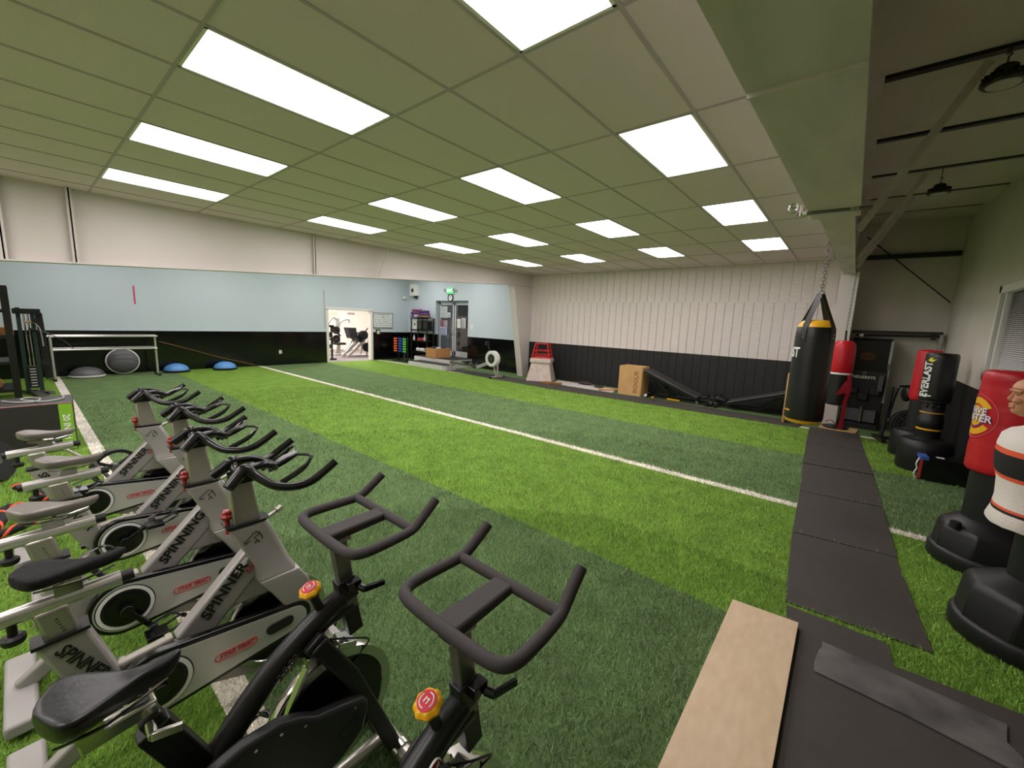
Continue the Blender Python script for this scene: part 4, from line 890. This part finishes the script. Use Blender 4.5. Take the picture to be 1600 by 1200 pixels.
# cardboard box on the platform with things in it
t = thing('cardboard_box', 'open brown cardboard box on the platform before the glass doors', 'box', (-12.18, 10.30, .32), -.05)
b = B().bx(-.30,.30,-.36,-.35,0,.36).bx(-.30,.30,.35,.36,0,.36).bx(-.30,-.29,-.35,.35,0,.36).bx(.29,.30,-.35,.35,0,.36).bx(-.3,.3,-.36,.36,0,.01)
ob('walls', b, m_card, t)
for n, (x, y, z), r, c, l in (('boxing_glove',(-12.28,10.15,.70),(.10,.15,.07),(34,34,40),'dark boxing glove in the cardboard box'),('cloth_bundle',(-12.10,10.40,.70),(.14,.16,.07),(40,44,70),'dark blue bundle in the cardboard box'),('foam_roll',(-11.98,10.12,.70),(.07,.10,.06),(190,186,180),'pale roll in the cardboard box')):
    tag(ob(n, B().sph((x,y,z-.03), r).sph((x+.05,y+.05,z-.01),(r[0]*.5,r[1]*.5,r[2]*.8)), M('stuff '+n, c, .7), weld=False), l, 'gear')
# rower on the mat
t = thing('rowing_machine', 'grey rowing machine with a round white-rimmed fan on the rubber strip', 'rowing machine', (-9.6, 9.58, .011))
c = (.92,.59)
ob('fan_housing', B().lathe([(.155,-.085),(.24,-.085),(.255,-.07),(.255,.07),(.24,.085),(.155,.085)], (.92,0,.59), 'y', 40), m_white, t)
q = B().lathe([(0,-.05),(.16,-.05),(.16,.05),(0,.05)], (.92,0,.59), 'y', 32)
ob('fan', q, m_black, t); q = B()
for k in range(10): q.bar((.92,-.075,.59), (.92+.16*cos(k*pi/5),-.075,.59+.16*sin(k*pi/5)), .006, .008)
q.lathe([(.10,-.08),(.108,-.08),(.108,-.072),(.10,-.072)], (.92,0,.59), 'y', 28); q.lathe([(0,-.09),(.03,-.09),(.03,-.07),(0,-.07)], (.92,0,.59), 'y', 16)
ob('fan_cage', q, m_steel, t)
ob('front_leg', B().bar((.98,-.02,.42),(1.10,-.02,.06),.045,.03).bar((1.10,.02,.62),(1.16,.0,.06),.045,.03), m_ltgrey, t); f = ob('front_foot', B().bar((1.12,-.30,.035),(1.12,.30,.035),.06,.04), m_ltgrey, t)
for s_ in (-.30,.30): ob('foot_cap', B().box((1.12,s_,.03),(.09,.06,.06)), m_black, f, bev=.01)
ob('main_beam', B().bar((.78,0,.45),(.18,0,.22),.08,.11), m_ltgrey, t, bev=.008)
ob('rail', B().bar((.40,0,.27),(-1.10,0,.30),.04,.075), m_steel, t, bev=.004); ob('rear_leg', B().bar((-1.05,0,.26),(-1.05,0,.03),.05,.05).box((-1.05,0,.02),(.08,.44,.04)), m_ltgrey, t)
for s_ in (-.11,.11): ob('footplate', B().box((.16,s_,.30),(.24,.11,.03),(0,.6,0)), m_black, t, bev=.01)
ob('seat', B().box((-.25,0,.39),(.24,.30,.05)), m_black, t, bev=.02); ob('seat_carriage', B().box((-.25,0,.335),(.14,.12,.06)), m_steel, t)
ob('handle', B().cyl((.42,-.22,.46),(.42,.22,.46),.015), m_black, t); ob('monitor_arm', B().tube([(.80,0,.78),(.72,0,.98),(.66,0,1.02)], .016, 8), m_black, t); ob('monitor', B().box((.66,0,1.06),(.05,.17,.13)), m_black, t, bev=.01)
# plinth and red plyo frame
t = thing('plyo_plinth', 'scuffed white tapered plyo box with a square cap by the left column', 'plyo box', (-7.35, 10.42, .0115), .42)
m_pl = M('scuffed white paint', (214,200,190), .65, nz=(7,.25,(188,168,156)), bump=(20,.2))
def sq(a, z): return [(-a,-a,z),(a,-a,z),(a,a,z),(-a,a,z)]
ob('body', B().rings([sq(.40,0), sq(.27,.60)]), m_pl, t, bev=.006); ob('cap', B().rings([sq(.315,.56), sq(.32,.57), sq(.32,.66), sq(.30,.70)]), m_pl, t, bev=.006)
t = thing('plyometric_stand', 'red steel plyometric box frame standing on the white tapered box', 'plyo box', (-7.35, 10.42, .7125), .42)
b = B(); W0, W1, H_ = .27, .185, .45
c0 = [(-W0,-W0),(W0,-W0),(W0,W0),(-W0,W0)]; c1 = [(-W1,-W1),(W1,-W1),(W1,W1),(-W1,W1)]
for k in range(4):
    p, q_ = c0[k], c0[(k+1) % 4]; u, v = c1[k], c1[(k+1) % 4]
    b.bar((*p,.015), (*u,H_), .03, .03); b.bar((*p,.015), (*q_,.015), .03, .03); b.bar((*u,H_), (*v,H_), .03, .03)
    for f_ in (.2, .5): 
        P0 = [p[i]+(u[i]-p[i])*f_ for i in (0,1)]; Q0 = [q_[i]+(v[i]-q_[i])*f_ for i in (0,1)]; b.bar((*P0,.015+(H_-.015)*f_), (*Q0,.015+(H_-.015)*f_), .022, .022)
ob('frame', b, M('red enamel', (206,36,42), .35), t, weld=False); ob('top_plate', B().bx(-W1-.01,W1+.01,-W1-.01,W1+.01,H_+.0,H_+.02), m_rubber, t)
# sheet, sticks
tag(ob('white_panel', B().prism([(-6.72,10.12),(-4.75,10.10),(-4.85,10.72),(-6.9,10.75)], 'z', .0, .022), M('white board', (214,206,204), .5)), 'long flat white panel lying on the floor along the black siding', 'panel')
tag(ob('wood_block', B().box((-6.60,9.96,.045),(.55,.08,.055),(0,0,.25)).box((-6.72,9.80,.041),(.3,.06,.06),(0,0,-.2)), m_woodd, weld=False), 'two brown wood offcuts lying beside the white tapered box', 'wood')
tag(ob('wood_stick', B().cyl((-5.15,10.06,.05),(-4.72,10.40,.06),.028), m_wood), 'pale round wooden stick at the end of the white panel, left of the wooden box', 'stick')
tag(ob('black_cloth', B().sph((-5.9,10.62,.075),(.25,.10,.05)).sph((-5.35,10.45,.060),(.16,.09,.035)), m_matte, weld=False), 'crumpled black cloth on the white floor panel', 'cloth')
# wooden box
t = thing('wooden_plyo_box', 'tall plywood plyo box lettered ROGUE by the black siding', 'plyo box', (-4.00, 10.14, .0), 0)
ob('panels', B().bx(-.62,0,0,.5,.0,.76), m_wood, t, bev=.003)
lettering('ROGUE', .155, m_woodd, t, (-.14,-.002,.36), (0,0,1), (-1,0,0), bold=.002, sx=1.12, ext=.001, name='burnt_lettering')
ob('side_lip', B().bx(.0,.012,.02,.48,.02,.74), M('plywood edge', (206,164,106), .6), t)
# two adjustable benches
def bench(x, y, rz_, label, up):
    t = thing('weight_bench', label, 'bench', (x, y, 0.011), rz_, 'black benches along the back wall')
    ob('base_rail', B().bar((-.75,-.0,.05),(.70,0,.05),.07,.05).bar((-.75,-.32,.035),(-.75,.32,.035),.06,.05).bar((.70,-.32,.035),(.70,.32,.035),.06,.05).bar((-.75,-.30,.035),(.70,-.30,.035),.03,.03), m_blkgl, t, bev=.004, weld=False)
    s0, s1 = Vector((-.85,0,.62*up+.10)), Vector((.48,0,.15))
    b = B().bar(s0, s1, .56, .045); ob('backrest', b, M('bench vinyl', (60,58,58), .45), t, bev=.02)
    n = (s1-s0).normalized(); b = B().bar(s0+Vector((0,0,-.05)), s1+Vector((0,0,-.05)), .50, .03); ob('pad_board', b, m_black, t)
    ob('seat', B().bar((.52,0,.16),(.68,0,.19),.30,.06), m_black, t, bev=.02)
    ob('support_arm', B().bar((-.55,.12,.40*up+.08),(-.15,.12,.07),.05,.05).bar((-.55,-.12,.40*up+.08),(-.15,-.12,.07),.05,.05).bar((-.60,.0,.07),(-.35,0,.30*up),.05,.05), m_blkgl, t)
    for xx in (.50,-.74): ob('wheel_bolt', B().cyl((xx,-.34,.06),(xx,-.30,.06),.035), m_chrome if xx > 0 else m_white, t)
    return t
t = bench(-3.10, 10.42, .02, 'black incline bench nearer the wooden box, its raised end to the left', .95)
ob('yellow_tag', B().box((-.05,-.315,.045),(.30,.01,.03)).box((-.55,-.345,.035),(.06,.01,.03)), m_yel, t)
t = bench(-1.50, 10.42, pi+.02, 'black incline bench nearer the punching bags, its raised end to the right', .80)
tag(ob('kettlebell', B().sph((-2.30,10.20,.078),(.066,.066,.066)).tube([(-2.35,10.22,.14),(-2.35,10.22,.20),(-2.30,10.22,.22),(-2.25,10.22,.20),(-2.25,10.22,.14)], .014, 8, sm=3), m_black, weld=False), 'black kettlebell on the floor between the two black benches', 'kettlebell')
tag(ob('kettlebell', B().sph((-2.30,10.90,.10),(.10,.10,.10)).tube([(-2.36,10.90,.16),(-2.36,10.90,.24),(-2.30,10.90,.27),(-2.24,10.90,.24),(-2.24,10.90,.16)], .015, 8, sm=3), m_black, weld=False), 'black kettlebell against the siding behind the gap between the benches', 'kettlebell')
# things on the walls
t = thing('whiteboard', 'white training board with small writing on the blue wall right of the opening', 'whiteboard', (-15.1, 9.77, 1.64))
ob('board', B().bx(0,.012,-.45,.45,-.30,.30), M('whiteboard', (222,228,228), .3), t); f = B()
for y0, y1, z0, z1 in ((-.46,-.44,-.31,.31),(.44,.46,-.31,.31),(-.46,.46,.29,.31),(-.46,.46,-.33,-.29)): f.bx(0,.025,y0,y1,z0,z1)
ob('frame', f, m_alu, t)
q = B(); random.seed(4)
for k in range(9): q.bx(.012,.014,-.37+k*.08,-.33+k*.08,.22,.25)
for z in (.12,.02,-.06,-.14,-.22):
    y = -.38
    while y < .30:
        w_ = random.uniform(.04,.14); q.bx(.012,.0135,y,y+w_,z,z+.012); y += w_+random.uniform(.02,.12)
q.lathe([(.05,.012),(.058,.012),(.058,.0145),(.05,.0145)], (0,0,.14), 'x', 20)
ob('writing', q, m_blkp, t)
t = thing('wall_frame', 'small dark framed plate on the wall just below the whiteboard', 'wall plate', (-15.1, 9.53, 1.15)); ob('frame', B().bx(0,.03,-.10,.10,-.11,.11), m_black, t); ob('plate', B().bx(.03,.034,-.06,.06,-.07,.07), M('cream plate', (226,214,180), .5), t)
for y, z, l in ((5.73,.45,'white power outlet on the black wall left of the opening'),): 
    t = thing('wall_outlet', l, 'outlet', (-15.1, y, z)); ob('plate', B().bx(0,.008,-.045,.045,-.06,.06), m_wht, t, bev=.003); ob('socket', B().bx(.006,.010,-.02,.02,-.04,-.01).bx(.006,.010,-.02,.02,.01,.04), m_ltgrey, t)
t = thing('light_switch', 'white switch plate on the blue wall right of the glass doors', 'switch', (-11.12, 11.05, 1.53)); ob('plate', B().bx(-.06,.06,-.01,0,-.09,.09), m_wht, t, bev=.003); ob('toggle', B().bx(-.012,.012,-.022,-.008,-.03,.03), m_wht, t)
tag(ob('pink_tape', B().bx(-15.1,-15.094,2.09,2.125,1.87,2.36), M('pink tape', (214,70,120), .6)), 'short vertical pink tape strip on the pale blue wall', 'tape')
tag(ob('conduit_strip', B().bx(-15.1,-15.075,7.30,7.335,1.3,2.68), M('pinkish grey strip', (196,188,190), .5)), 'thin vertical grey conduit strip on the blue wall left of the opening', 'conduit')
t = thing('wall_speaker', 'white wall speaker with a round black cone above the shelving', 'speaker', (-14.55, 11.05, 2.96)); ob('cabinet', B().bx(-.20,.20,-.20,0,-.24,.24), m_wht, t, bev=.01); ob('cone', B().lathe([(0,-.205),(.075,-.205),(.085,-.2),(0,-.2)], (0,0,-.02), 'y', 28), m_black, t); ob('bracket', B().bx(-.05,.12,-.08,0,-.34,-.24).cyl((.13,-.06,-.38),(.13,-.06,-.28),.02), m_black, t)
tag(ob('security_camera', B().sph((-15.02,10.78,2.62),(.07,.10,.06)).cyl((-15.1,10.8,2.64),(-15.02,10.8,2.64),.05), m_wht, weld=False), 'white dome camera in the corner left of the wall speaker', 'camera')
t = thing('exit_sign', 'lit green EXIT sign with two lamp heads above the glass doors', 'exit sign', (-12.34, 11.05, 2.90))
ob('housing', B().bx(-.20,.20,-.05,0,-.12,.12), M('exit sign case', (190,230,200), .4), t, bev=.006); ob('face', B().bx(-.185,.185,-.054,-.048,-.105,.105), M('green lit face', (30,205,90), .4, emit=.5), t)
lettering('EXIT', .17, M('white lit letters', (200,255,212), .4, emit=.9), t, (0,-.0545,0), (1,0,0), (0,0,1), bold=.003)
for s_ in (-1,1): ob('lamp_head', B().cyl((s_*.24,-.07,.02),(s_*.27,-.12,.02),.05,.06), m_ltgrey, t)
t = thing('wall_clock', 'round wall clock with a dark rim between the exit sign and the glass doors', 'clock', (-12.34, 11.05, 2.63))
ob('rim', B().lathe([(.12,-.04),(.155,-.035),(.16,0),(.12,0)], (0,0,0), 'y', 36), M('dark blue rim', (36,40,70), .4), t); ob('dial', B().lathe([(0,-.02),(.125,-.02),(.125,0),(0,0)], (0,0,0), 'y', 36), m_wht, t); ob('hands', B().bar((0,-.024,0),(.05,-.024,.05),.01,.004).bar((0,-.026,0),(-.03,-.026,.09),.008,.004), m_blkp, t)
# papers taped on the glass
def paper(x, z, w_, h, col, l, dots=0):
    t = thing('paper_notice', l, 'notice', (x, 11.20, z)); ob('sheet', B().bx(0,w_,0,.004,0,h), M('paper', col, .7), t)
    q = B(); random.seed(int(w_*1000+h*77))
    for k in range(int(h/.07)):
        for i in range(max(1, int(w_/.09))):
            if dots: q.bx(.02+i*.09,.07+i*.09,-.002,0,.02+k*.07,.06+k*.07)
            elif random.random() < .75: q.bx(.02+i*.09,.02+i*.09+random.uniform(.03,.08),-.002,0,.03+k*.07,.045+k*.07)
    if len(q.bm.faces): ob('print', q, M('notice print', (70,72,84), .7), t)
paper(-13.13,1.84,.42,.46,(186,196,200),'large pale poster at the top of the left glass door')
paper(-13.14,1.50,.20,.26,(150,96,110),'reddish photo sheet at mid height of the left glass door', 1)
paper(-12.92,1.46,.22,.28,(196,176,190),'pinkish photo sheet beside the reddish one on the left glass door', 1)
paper(-13.14,1.14,.42,.34,(176,184,214),'bluish sheet of small pictures low on the left glass door', 1)
paper(-12.70,1.86,.18,.20,(210,210,212),'small checkered sheet by the middle stile of the left glass door', 1)
paper(-12.13,1.46,.22,.36,(222,222,222),'plain white sheet on the right glass door, the left one')
paper(-11.87,1.46,.24,.40,(206,208,210),'white sheet with a dark picture on the right glass door, the right one', 1)
# barre and balance domes
t = thing('ballet_barre', 'silver double-rail portable ballet barre by the black wall', 'barre', (-14.4, 1.38, 0))
b = B()
for x in (-.12,.12):
    pass
for y in (-.92,.95):
    b = B().cyl((-.10,y,.05),(-.05,y,1.04),.024).cyl((.14,y,.05),(.09,y,1.04),.024) if y < 0 else B().cyl((.03,y,.05),(.03,y,1.04),.026)
    e = ob('end_frame', b, m_rail, t); ob('foot', B().bar((-.30,y,.025),(.30,y,.025),.05,.05), m_black, e)
    ob('joint', B().sph((.08,y,1.04),.035,12,8).sph((-.05,y,1.04),.035,12,8).sph((.08,y,.72),.033,12,8), m_rail, e, weld=False)
ob('top_rail', B().cyl((.08,-.97,1.04),(.08,1.0,1.04),.022), m_rail, t); ob('top_rail', B().cyl((-.06,-.95,1.06),(-.06,.98,1.06),.018), m_rail, t); ob('lower_rail', B().cyl((.08,-.95,.72),(.08,.98,.72),.022), m_rail, t); ob('lower_rail', B().cyl((-.06,-.93,.75),(-.06,.96,.75),.018), m_rail, t)
def dome(loc, mat, label, rot=None, scale=1):
    t = thing('balance_trainer', label, 'balance trainer', loc, 0, 'half-dome balance trainers')
    if rot: t.rotation_euler = rot
    R = .315*scale
    ob('dome', B().lathe([(R*cos(a), .055+.205*scale*sin(a)) for a in [pi/2*k/10 for k in range(11)]], seg=40), mat, t, ang=60)
    ob('platform', B().lathe([(0,0),(R*.9,0),(R*1.06,.02),(R*1.08,.05),(R*.98,.062),(0,.06)], seg=40), m_white if mat is m_grey else m_black, t)
dome((-14.68, 1.02, 0), m_grey, 'grey half-dome balance trainer lying flat under the barre')
dome((-14.93, 1.72, .345), m_grey, 'grey half-dome balance trainer standing on edge against the black wall', (0, radians(82), 0))
dome((-14.73, 2.80, 0), m_blue, 'blue half-dome balance trainer nearer the barre, left of the two blue ones', None, .92)
dome((-14.68, 3.97, 0), m_blue, 'blue half-dome balance trainer farther from the barre, right of the two blue ones', None, .92)
tag(ob('wall_cable', B().tube([(-15.08,2.53,.85),(-15.07,3.2,.62),(-15.07,3.9,.36),(-15.07,4.9,.05)], .008, 6, sm=4), m_woodd), 'thin brown cable slanting down the black wall behind the blue domes', 'cable')
# ---- left: storage rack, cable machine, 20 inch box, ropes
t = thing('storage_rack', 'dark metal storage rack with colourful gear at the left edge', 'rack', (-12.0, -.52, 0))
for x in (-.5,.5):
    for y in (-.55,.42): ob('post', B().bx(x-.045,x+.045,y-.045,y+.045,0,2.08), m_dark, t)
for z in (.24,.74,1.20,1.66): ob('shelf', B().bx(-.5,.5,-.55,.42,z-.05,z), m_dark, t)
random.seed(11)
for z, n in ((.24,4),(.74,4),(1.20,5)):
    for k in range(n):
        c = random.choice([(210,60,60),(230,190,50),(60,120,170),(70,150,140),(210,210,205),(120,60,80),(170,120,70)]); cn = {(210,60,60):'red',(230,190,50):'yellow',(60,120,170):'blue',(70,150,140):'teal',(210,210,205):'white',(120,60,80):'maroon',(170,120,70):'tan'}[c]
        y = -.95+.20*k+.02; x = -11.86
        if k % 2: bq = B().cyl((x-.2,y,z+.085),(x+.2,y,z+.085),.075); kind = 'foam_roller'
        else: bq = B().bx(x-.2,x+.2,y-.08,y+.08,z+.002,z+.14); kind = 'storage_bin'
        tag(ob(kind, bq, M('gear '+cn, c, .5), bev=.01), '%s %s, %s along the %s shelf of the storage rack' % (cn, kind.replace('_',' '), ['first','second','third','fourth','last'][k], {.24:'lowest',.74:'middle',1.2:'upper'}[z]), kind.replace('_',' '), 'gear on the storage rack')
t = thing('cable_machine', 'dark green and grey cable column machine behind the storage rack', 'exercise machine', (-12.5, .08, 0))
m_dg = M('dark green steel', (30,56,50), .4)
ob('column', B().bx(-.06,.04,-.08,-.02,0,1.70).bx(-.06,.04,.10,.16,0,1.66), m_dg, t); ob('cross_head', B().bx(-.1,.1,-.12,.24,1.58,1.68), m_dark, t)
ob('guide_rod', B().cyl((.02,.02,.1),(.02,.02,1.6),.014).cyl((.02,.07,.1),(.02,.07,1.6),.014), m_chrome, t)
ob('weight_stack', B().bx(-.1,.08,-.02,.10,.12,.55), m_black, t); q = B()
for k in range(7): q.bx(.08,.085,.0,.08,.16+k*.055,.175+k*.055)
ob('plate_number', q, m_wht, t)
ob('shroud', B().prism([(.16,1.66),(.26,1.60),(.30,.30),(.20,.28)], 'x', -.03, .03), m_dark, t); ob('base', B().bar((-.15,-.1,.03),(.35,.25,.03),.1,.06).bar((-.05,.0,.04),(.7,.12,.03),.12,.05), m_steel, t)
ob('pulley', B().cyl((.06,.16,1.45),(.10,.16,1.45),.05).cyl((.06,.22,.62),(.10,.22,.62),.06), m_black, t); ob('cable', B().tube([(.08,.10,1.45),(.09,.20,1.30),(.09,.22,.95)], .012, 8, sm=4), m_ltgrey, t)
ob('bar_handle', B().cyl((.05,.06,1.30),(.10,.34,1.18),.02).tube([(.10,.34,1.18),(.12,.50,1.05),(.12,.62,.90)], .008, 6, sm=3), m_black, t); ob('wood_grip', B().cyl((.06,.0,1.62),(.06,.14,1.62),.022).cyl((.06,.02,1.42),(.06,.16,1.42),.022), m_wood, t)
t = thing('foam_plyo_box', 'dark foam plyo box with a lime green stripe lettered 20 INCH', 'plyo box', (-7.62, .10, 0), -.06)
ob('body', B().bx(-.38,.28,-.40,.27,0,.60), M('dark vinyl cover', (44,40,40), .5, nz=(4,.3,(38,35,35))), t, bev=.012)
g = ob('green_stripe', B().bx(.2795,.2835,.145,.262,.012,.588), m_greenp, t)
lettering('20 INCH', .085, m_wht, g, (.285,.20,.30), (0,0,-1), (0,1,0), bold=.0015, sx=1.0)
ob('edge_piping', B().tube([(.278,-.398,.598),(.278,.268,.598)], .006, 6), M('pink piping', (170,120,116), .5), t)
tag(ob('jump_rope', B().tube([(-7.78,-.2,.612),(-7.6,-.1,.612),(-7.55,.05,.612),(-7.75,.10,.612),(-7.9,.0,.612),(-7.7,-.05,.622),(-7.5,.12,.612),(-7.62,.28,.612),(-7.86,.30,.612)], .009, 8, sm=5), M('pale cord', (170,172,168), .5)), 'pale grey cord coiled on top of the 20 inch box', 'cord')
# battle rope
def rope(path, label):
    b = B().tube(path, .030, 10, sm=8)
    P = [Vector(p) for p in path]; t = thing('battle_rope', label, 'rope', P[0])
    o = ob('rope', b, M('black rope', (22,22,24), .8, bump=(90,.5)), t); o.location = -P[0]
    Q = []; n = len(P)
    for i in range(n-1):
        a, b_, c, d = P[max(i-1,0)], P[i], P[i+1], P[min(i+2,n-1)]
        for k in range(16):
            s_ = k/16; Q.append(.5*((2*b_)+(c-a)*s_+(2*a-5*b_+4*c-d)*s_*s_+(3*b_-a-3*c+d)*s_**3))
    H_ = []; L = 0
    for i in range(len(Q)-1):
        d = (Q[i+1]-Q[i]); L += d.length; d.normalize(); sd = d.cross(Vector((0,0,1))).normalized(); u = sd.cross(d); a = L*2*pi/.16
        H_.append(Q[i]+(sd*cos(a)+u*sin(a))*.022)
    s2 = ob('orange_strand', B().tube(H_, .0135, 7), M('orange strand', (240,92,62), .7), t); s2.location = -P[0]
rope([(-6.0,-.15,.04),(-5.75,.0,.05),(-5.5,-.02,.05),(-5.38,.12,.05),(-5.2,.05,.05),(-5.05,.14,.06),(-4.9,.06,.05)], 'black and orange twisted battle rope lying behind the silver bikes, farther strand')
rope([(-4.75,-.30,.04),(-4.95,-.22,.09),(-5.15,-.20,.12),(-5.05,-.08,.13),(-4.8,-.05,.11),(-4.72,-.18,.08),(-4.8,-.32,.05),(-5.2,-.35,.05)], 'black and orange twisted battle rope in a loose coil behind the silver bikes, nearer coil')
t = thing('bumper_plate', 'black bumper plate leaning at the left edge behind the rear saddle', 'weight plate', (-6.45, -.28, .22)); 
ob('plate', B().lathe([(.03,-.03),(.21,-.035),(.22,-.02),(.22,.02),(.21,.035),(.03,.03)], (0,0,0), 'y', 40), m_black, t).rotation_euler = (.25,0,-.6); ob('hub', B().lathe([(.026,-.04),(.05,-.04),(.05,.04),(.026,.04)], (0,0,0), 'y', 24), m_steel, t).rotation_euler = (.25,0,-.6)
t = thing('bumper_plate', 'black bumper plate lying flat at the left edge by the battle rope', 'weight plate', (-6.0, -.52, .0)); ob('plate', B().lathe([(.03,0),(.21,0),(.22,.01),(.22,.06),(.2,.07),(.03,.07)], seg=40), m_black, t); ob('hub', B().lathe([(.026,.0),(.05,.0),(.05,.075),(.026,.075)], seg=24), m_steel, t)
t = thing('yoga_wheel', 'black spoked wheel standing on the sideline behind the farthest bike', 'wheel', (-5.55, .50, .19), .25)
ob('rim', B().lathe([(.155,-.04),(.185,-.04),(.19,0),(.185,.04),(.155,.04)], (0,0,0), 'x', 40), m_black, t); q = B()
for k in range(3): q.bar((0,0,0),(0,.16*cos(k*2.09+.5),.16*sin(k*2.09+.5)),.04,.03)
ob('spoke', q, m_black, t); ob('hub', B().cyl((-.04,0,0),(.05,0,0),.04), m_steel, t)
t = thing('floor_bar', 'thin steel and black bar slanting across the sideline behind the rear bikes', 'bar', (-5.9, .10, .28)); ob('shaft', B().cyl((0,0,.18),(.55,.24,.05),.014), m_chrome, t); ob('sleeve', B().cyl((.55,.24,.05),(.95,.42,-.22),.016), m_black, t); ob('end_ball', B().sph((-.02,-.01,.19),(.045,.045,.045)), m_chrome, t)
# ---- room beyond the opening
m_mfr = M('machine silver frame', (190,186,182), .4, .3)
t = thing('half_rack', 'black upright rack just inside the opening, at its left side', 'rack', (-15.85, 7.88, 0)); ob('upright', B().bx(-.03,.03,.02,.08,0,1.38), m_black, t); ob('arm', B().bx(-.03,.03,-.20,.15,1.30,1.38).bx(-.03,.03,-.2,.05,.80,.86).bar((0,.1,1.30),(0,.42,.95),.05,.05), m_black, t); ob('base', B().bx(-.04,.04,-.25,.22,0,.06), m_black, t); ob('weight', B().lathe([(0,-.04),(.14,-.04),(.14,.04),(0,.04)], (0,-.12,1.0), 'x', 24).lathe([(0,-.04),(.12,-.04),(.12,.04),(0,.04)], (0,-.12,.55), 'x', 24), m_black, t)
t = thing('press_machine', 'silver plate-loaded machine with curved arms seen through the opening, behind the leg press', 'exercise machine', (-17.6, 9.05, 0))
ob('mast', B().bar((0,.08,0),(0,.06,1.66),.10,.10), m_mfr, t)
for y in (-.30,.10): ob('press_arm', B().tube([(0,y+.30,1.30),(0,y+.32,1.55),(0,y+.16,1.68),(0,y-.02,1.50),(0,y-.06,1.28)] if y < 0 else [(0,y+.0,1.20),(0,y+.05,1.42),(0,y+.25,1.58),(0,y+.48,1.60),(0,y+.50,1.45)], .045, 10, sm=4), m_mfr, t)
ob('seat', B().box((0,.10,.52),(.4,.45,.10)).box((0,-.12,.62),(.3,.08,.2)), m_black, t, bev=.02); ob('base', B().bx(-.3,.3,-.25,.5,0,.08).bar((0,-.1,.05),(0,.1,.5),.08,.08), m_mfr, t)
for z in (1.12,.74): ob('weight_plate', B().lathe([(.02,-.03),(.17,-.03),(.17,.03),(.02,.03)], (.10,-.08,z), 'x', 28), m_black, t)
t = thing('leg_press', 'silver leg press with a black back pad and slanted rails seen through the opening', 'exercise machine', (-16.8, 9.4, 0))
ob('back_pad', B().rings([[(-.2,-.36,1.27),(.2,-.36,1.27),(.2,-.22,.80),(-.2,-.22,.80)],[(-.2,.02,1.27),(.2,.02,1.27),(.2,.08,.84),(-.2,.08,.84)]]), M('black pad', (44,44,48), .6), t, bev=.02)
for x in (-.22,.22): ob('rail', B().bar((x,-.42,.02),(x,.40,.72),.09,.09), m_mfr, t)
ob('guide_rod', B().cyl((-.1,-.40,.25),(-.1,.25,.95),.03).cyl((.1,-.40,.25),(.1,.25,.95),.03), m_chrome, t); ob('sled', B().box((0,.18,.85),(.6,.32,.3),(.7,0,0)), m_black, t)
for y, z in ((.45,.42),(.30,.95)): ob('weight_plate', B().lathe([(.02,-.05),(.2,-.05),(.2,.05),(.02,.05)], (.3,y,z), 'x', 28), m_black, t)
ob('frame', B().bar((.25,.45,.05),(.25,.62,.95),.07,.07).bar((-.25,.45,.05),(-.25,.62,.95),.07,.07).bar((.25,.3,.75),(.25,.85,1.22),.06,.06).bx(-.3,.3,-.3,.75,0,.08), m_mfr, t, weld=False); ob('handle', B().tube([(.25,.1,1.0),(.25,.2,1.12),(.25,.36,1.12)], .03, 8, sm=3).tube([(.25,.42,1.1),(.25,.55,1.26),(.25,.7,1.20)], .03, 8, sm=3), m_black, t)
t = thing('wall_poster', 'pale framed notice on the far wall of the next room, left one', 'poster', (-20.49, 10.39, 1.75)); ob('sheet', B().bx(0,.02,-.22,.22,-.2,.2), M('cream poster', (232,214,196), .6), t); ob('print', B().bx(.02,.022,-.18,.18,.1,.13).bx(.02,.022,-.16,.16,.02,.04).bx(.02,.022,-.17,.15,-.08,-.06), M('tan print', (196,172,150), .6), t)
t = thing('wall_poster', 'small grey sign on the far wall of the next room, right one', 'poster', (-20.49, 11.35, 1.88)); ob('sheet', B().bx(0,.02,-.20,.20,-.06,.06), M('grey sign', (190,178,176), .6), t); ob('print', B().bx(.02,.022,-.16,-.04,-.035,.035).bx(.02,.022,0,.16,-.035,.035), M('grey print2', (150,140,140), .6), t)
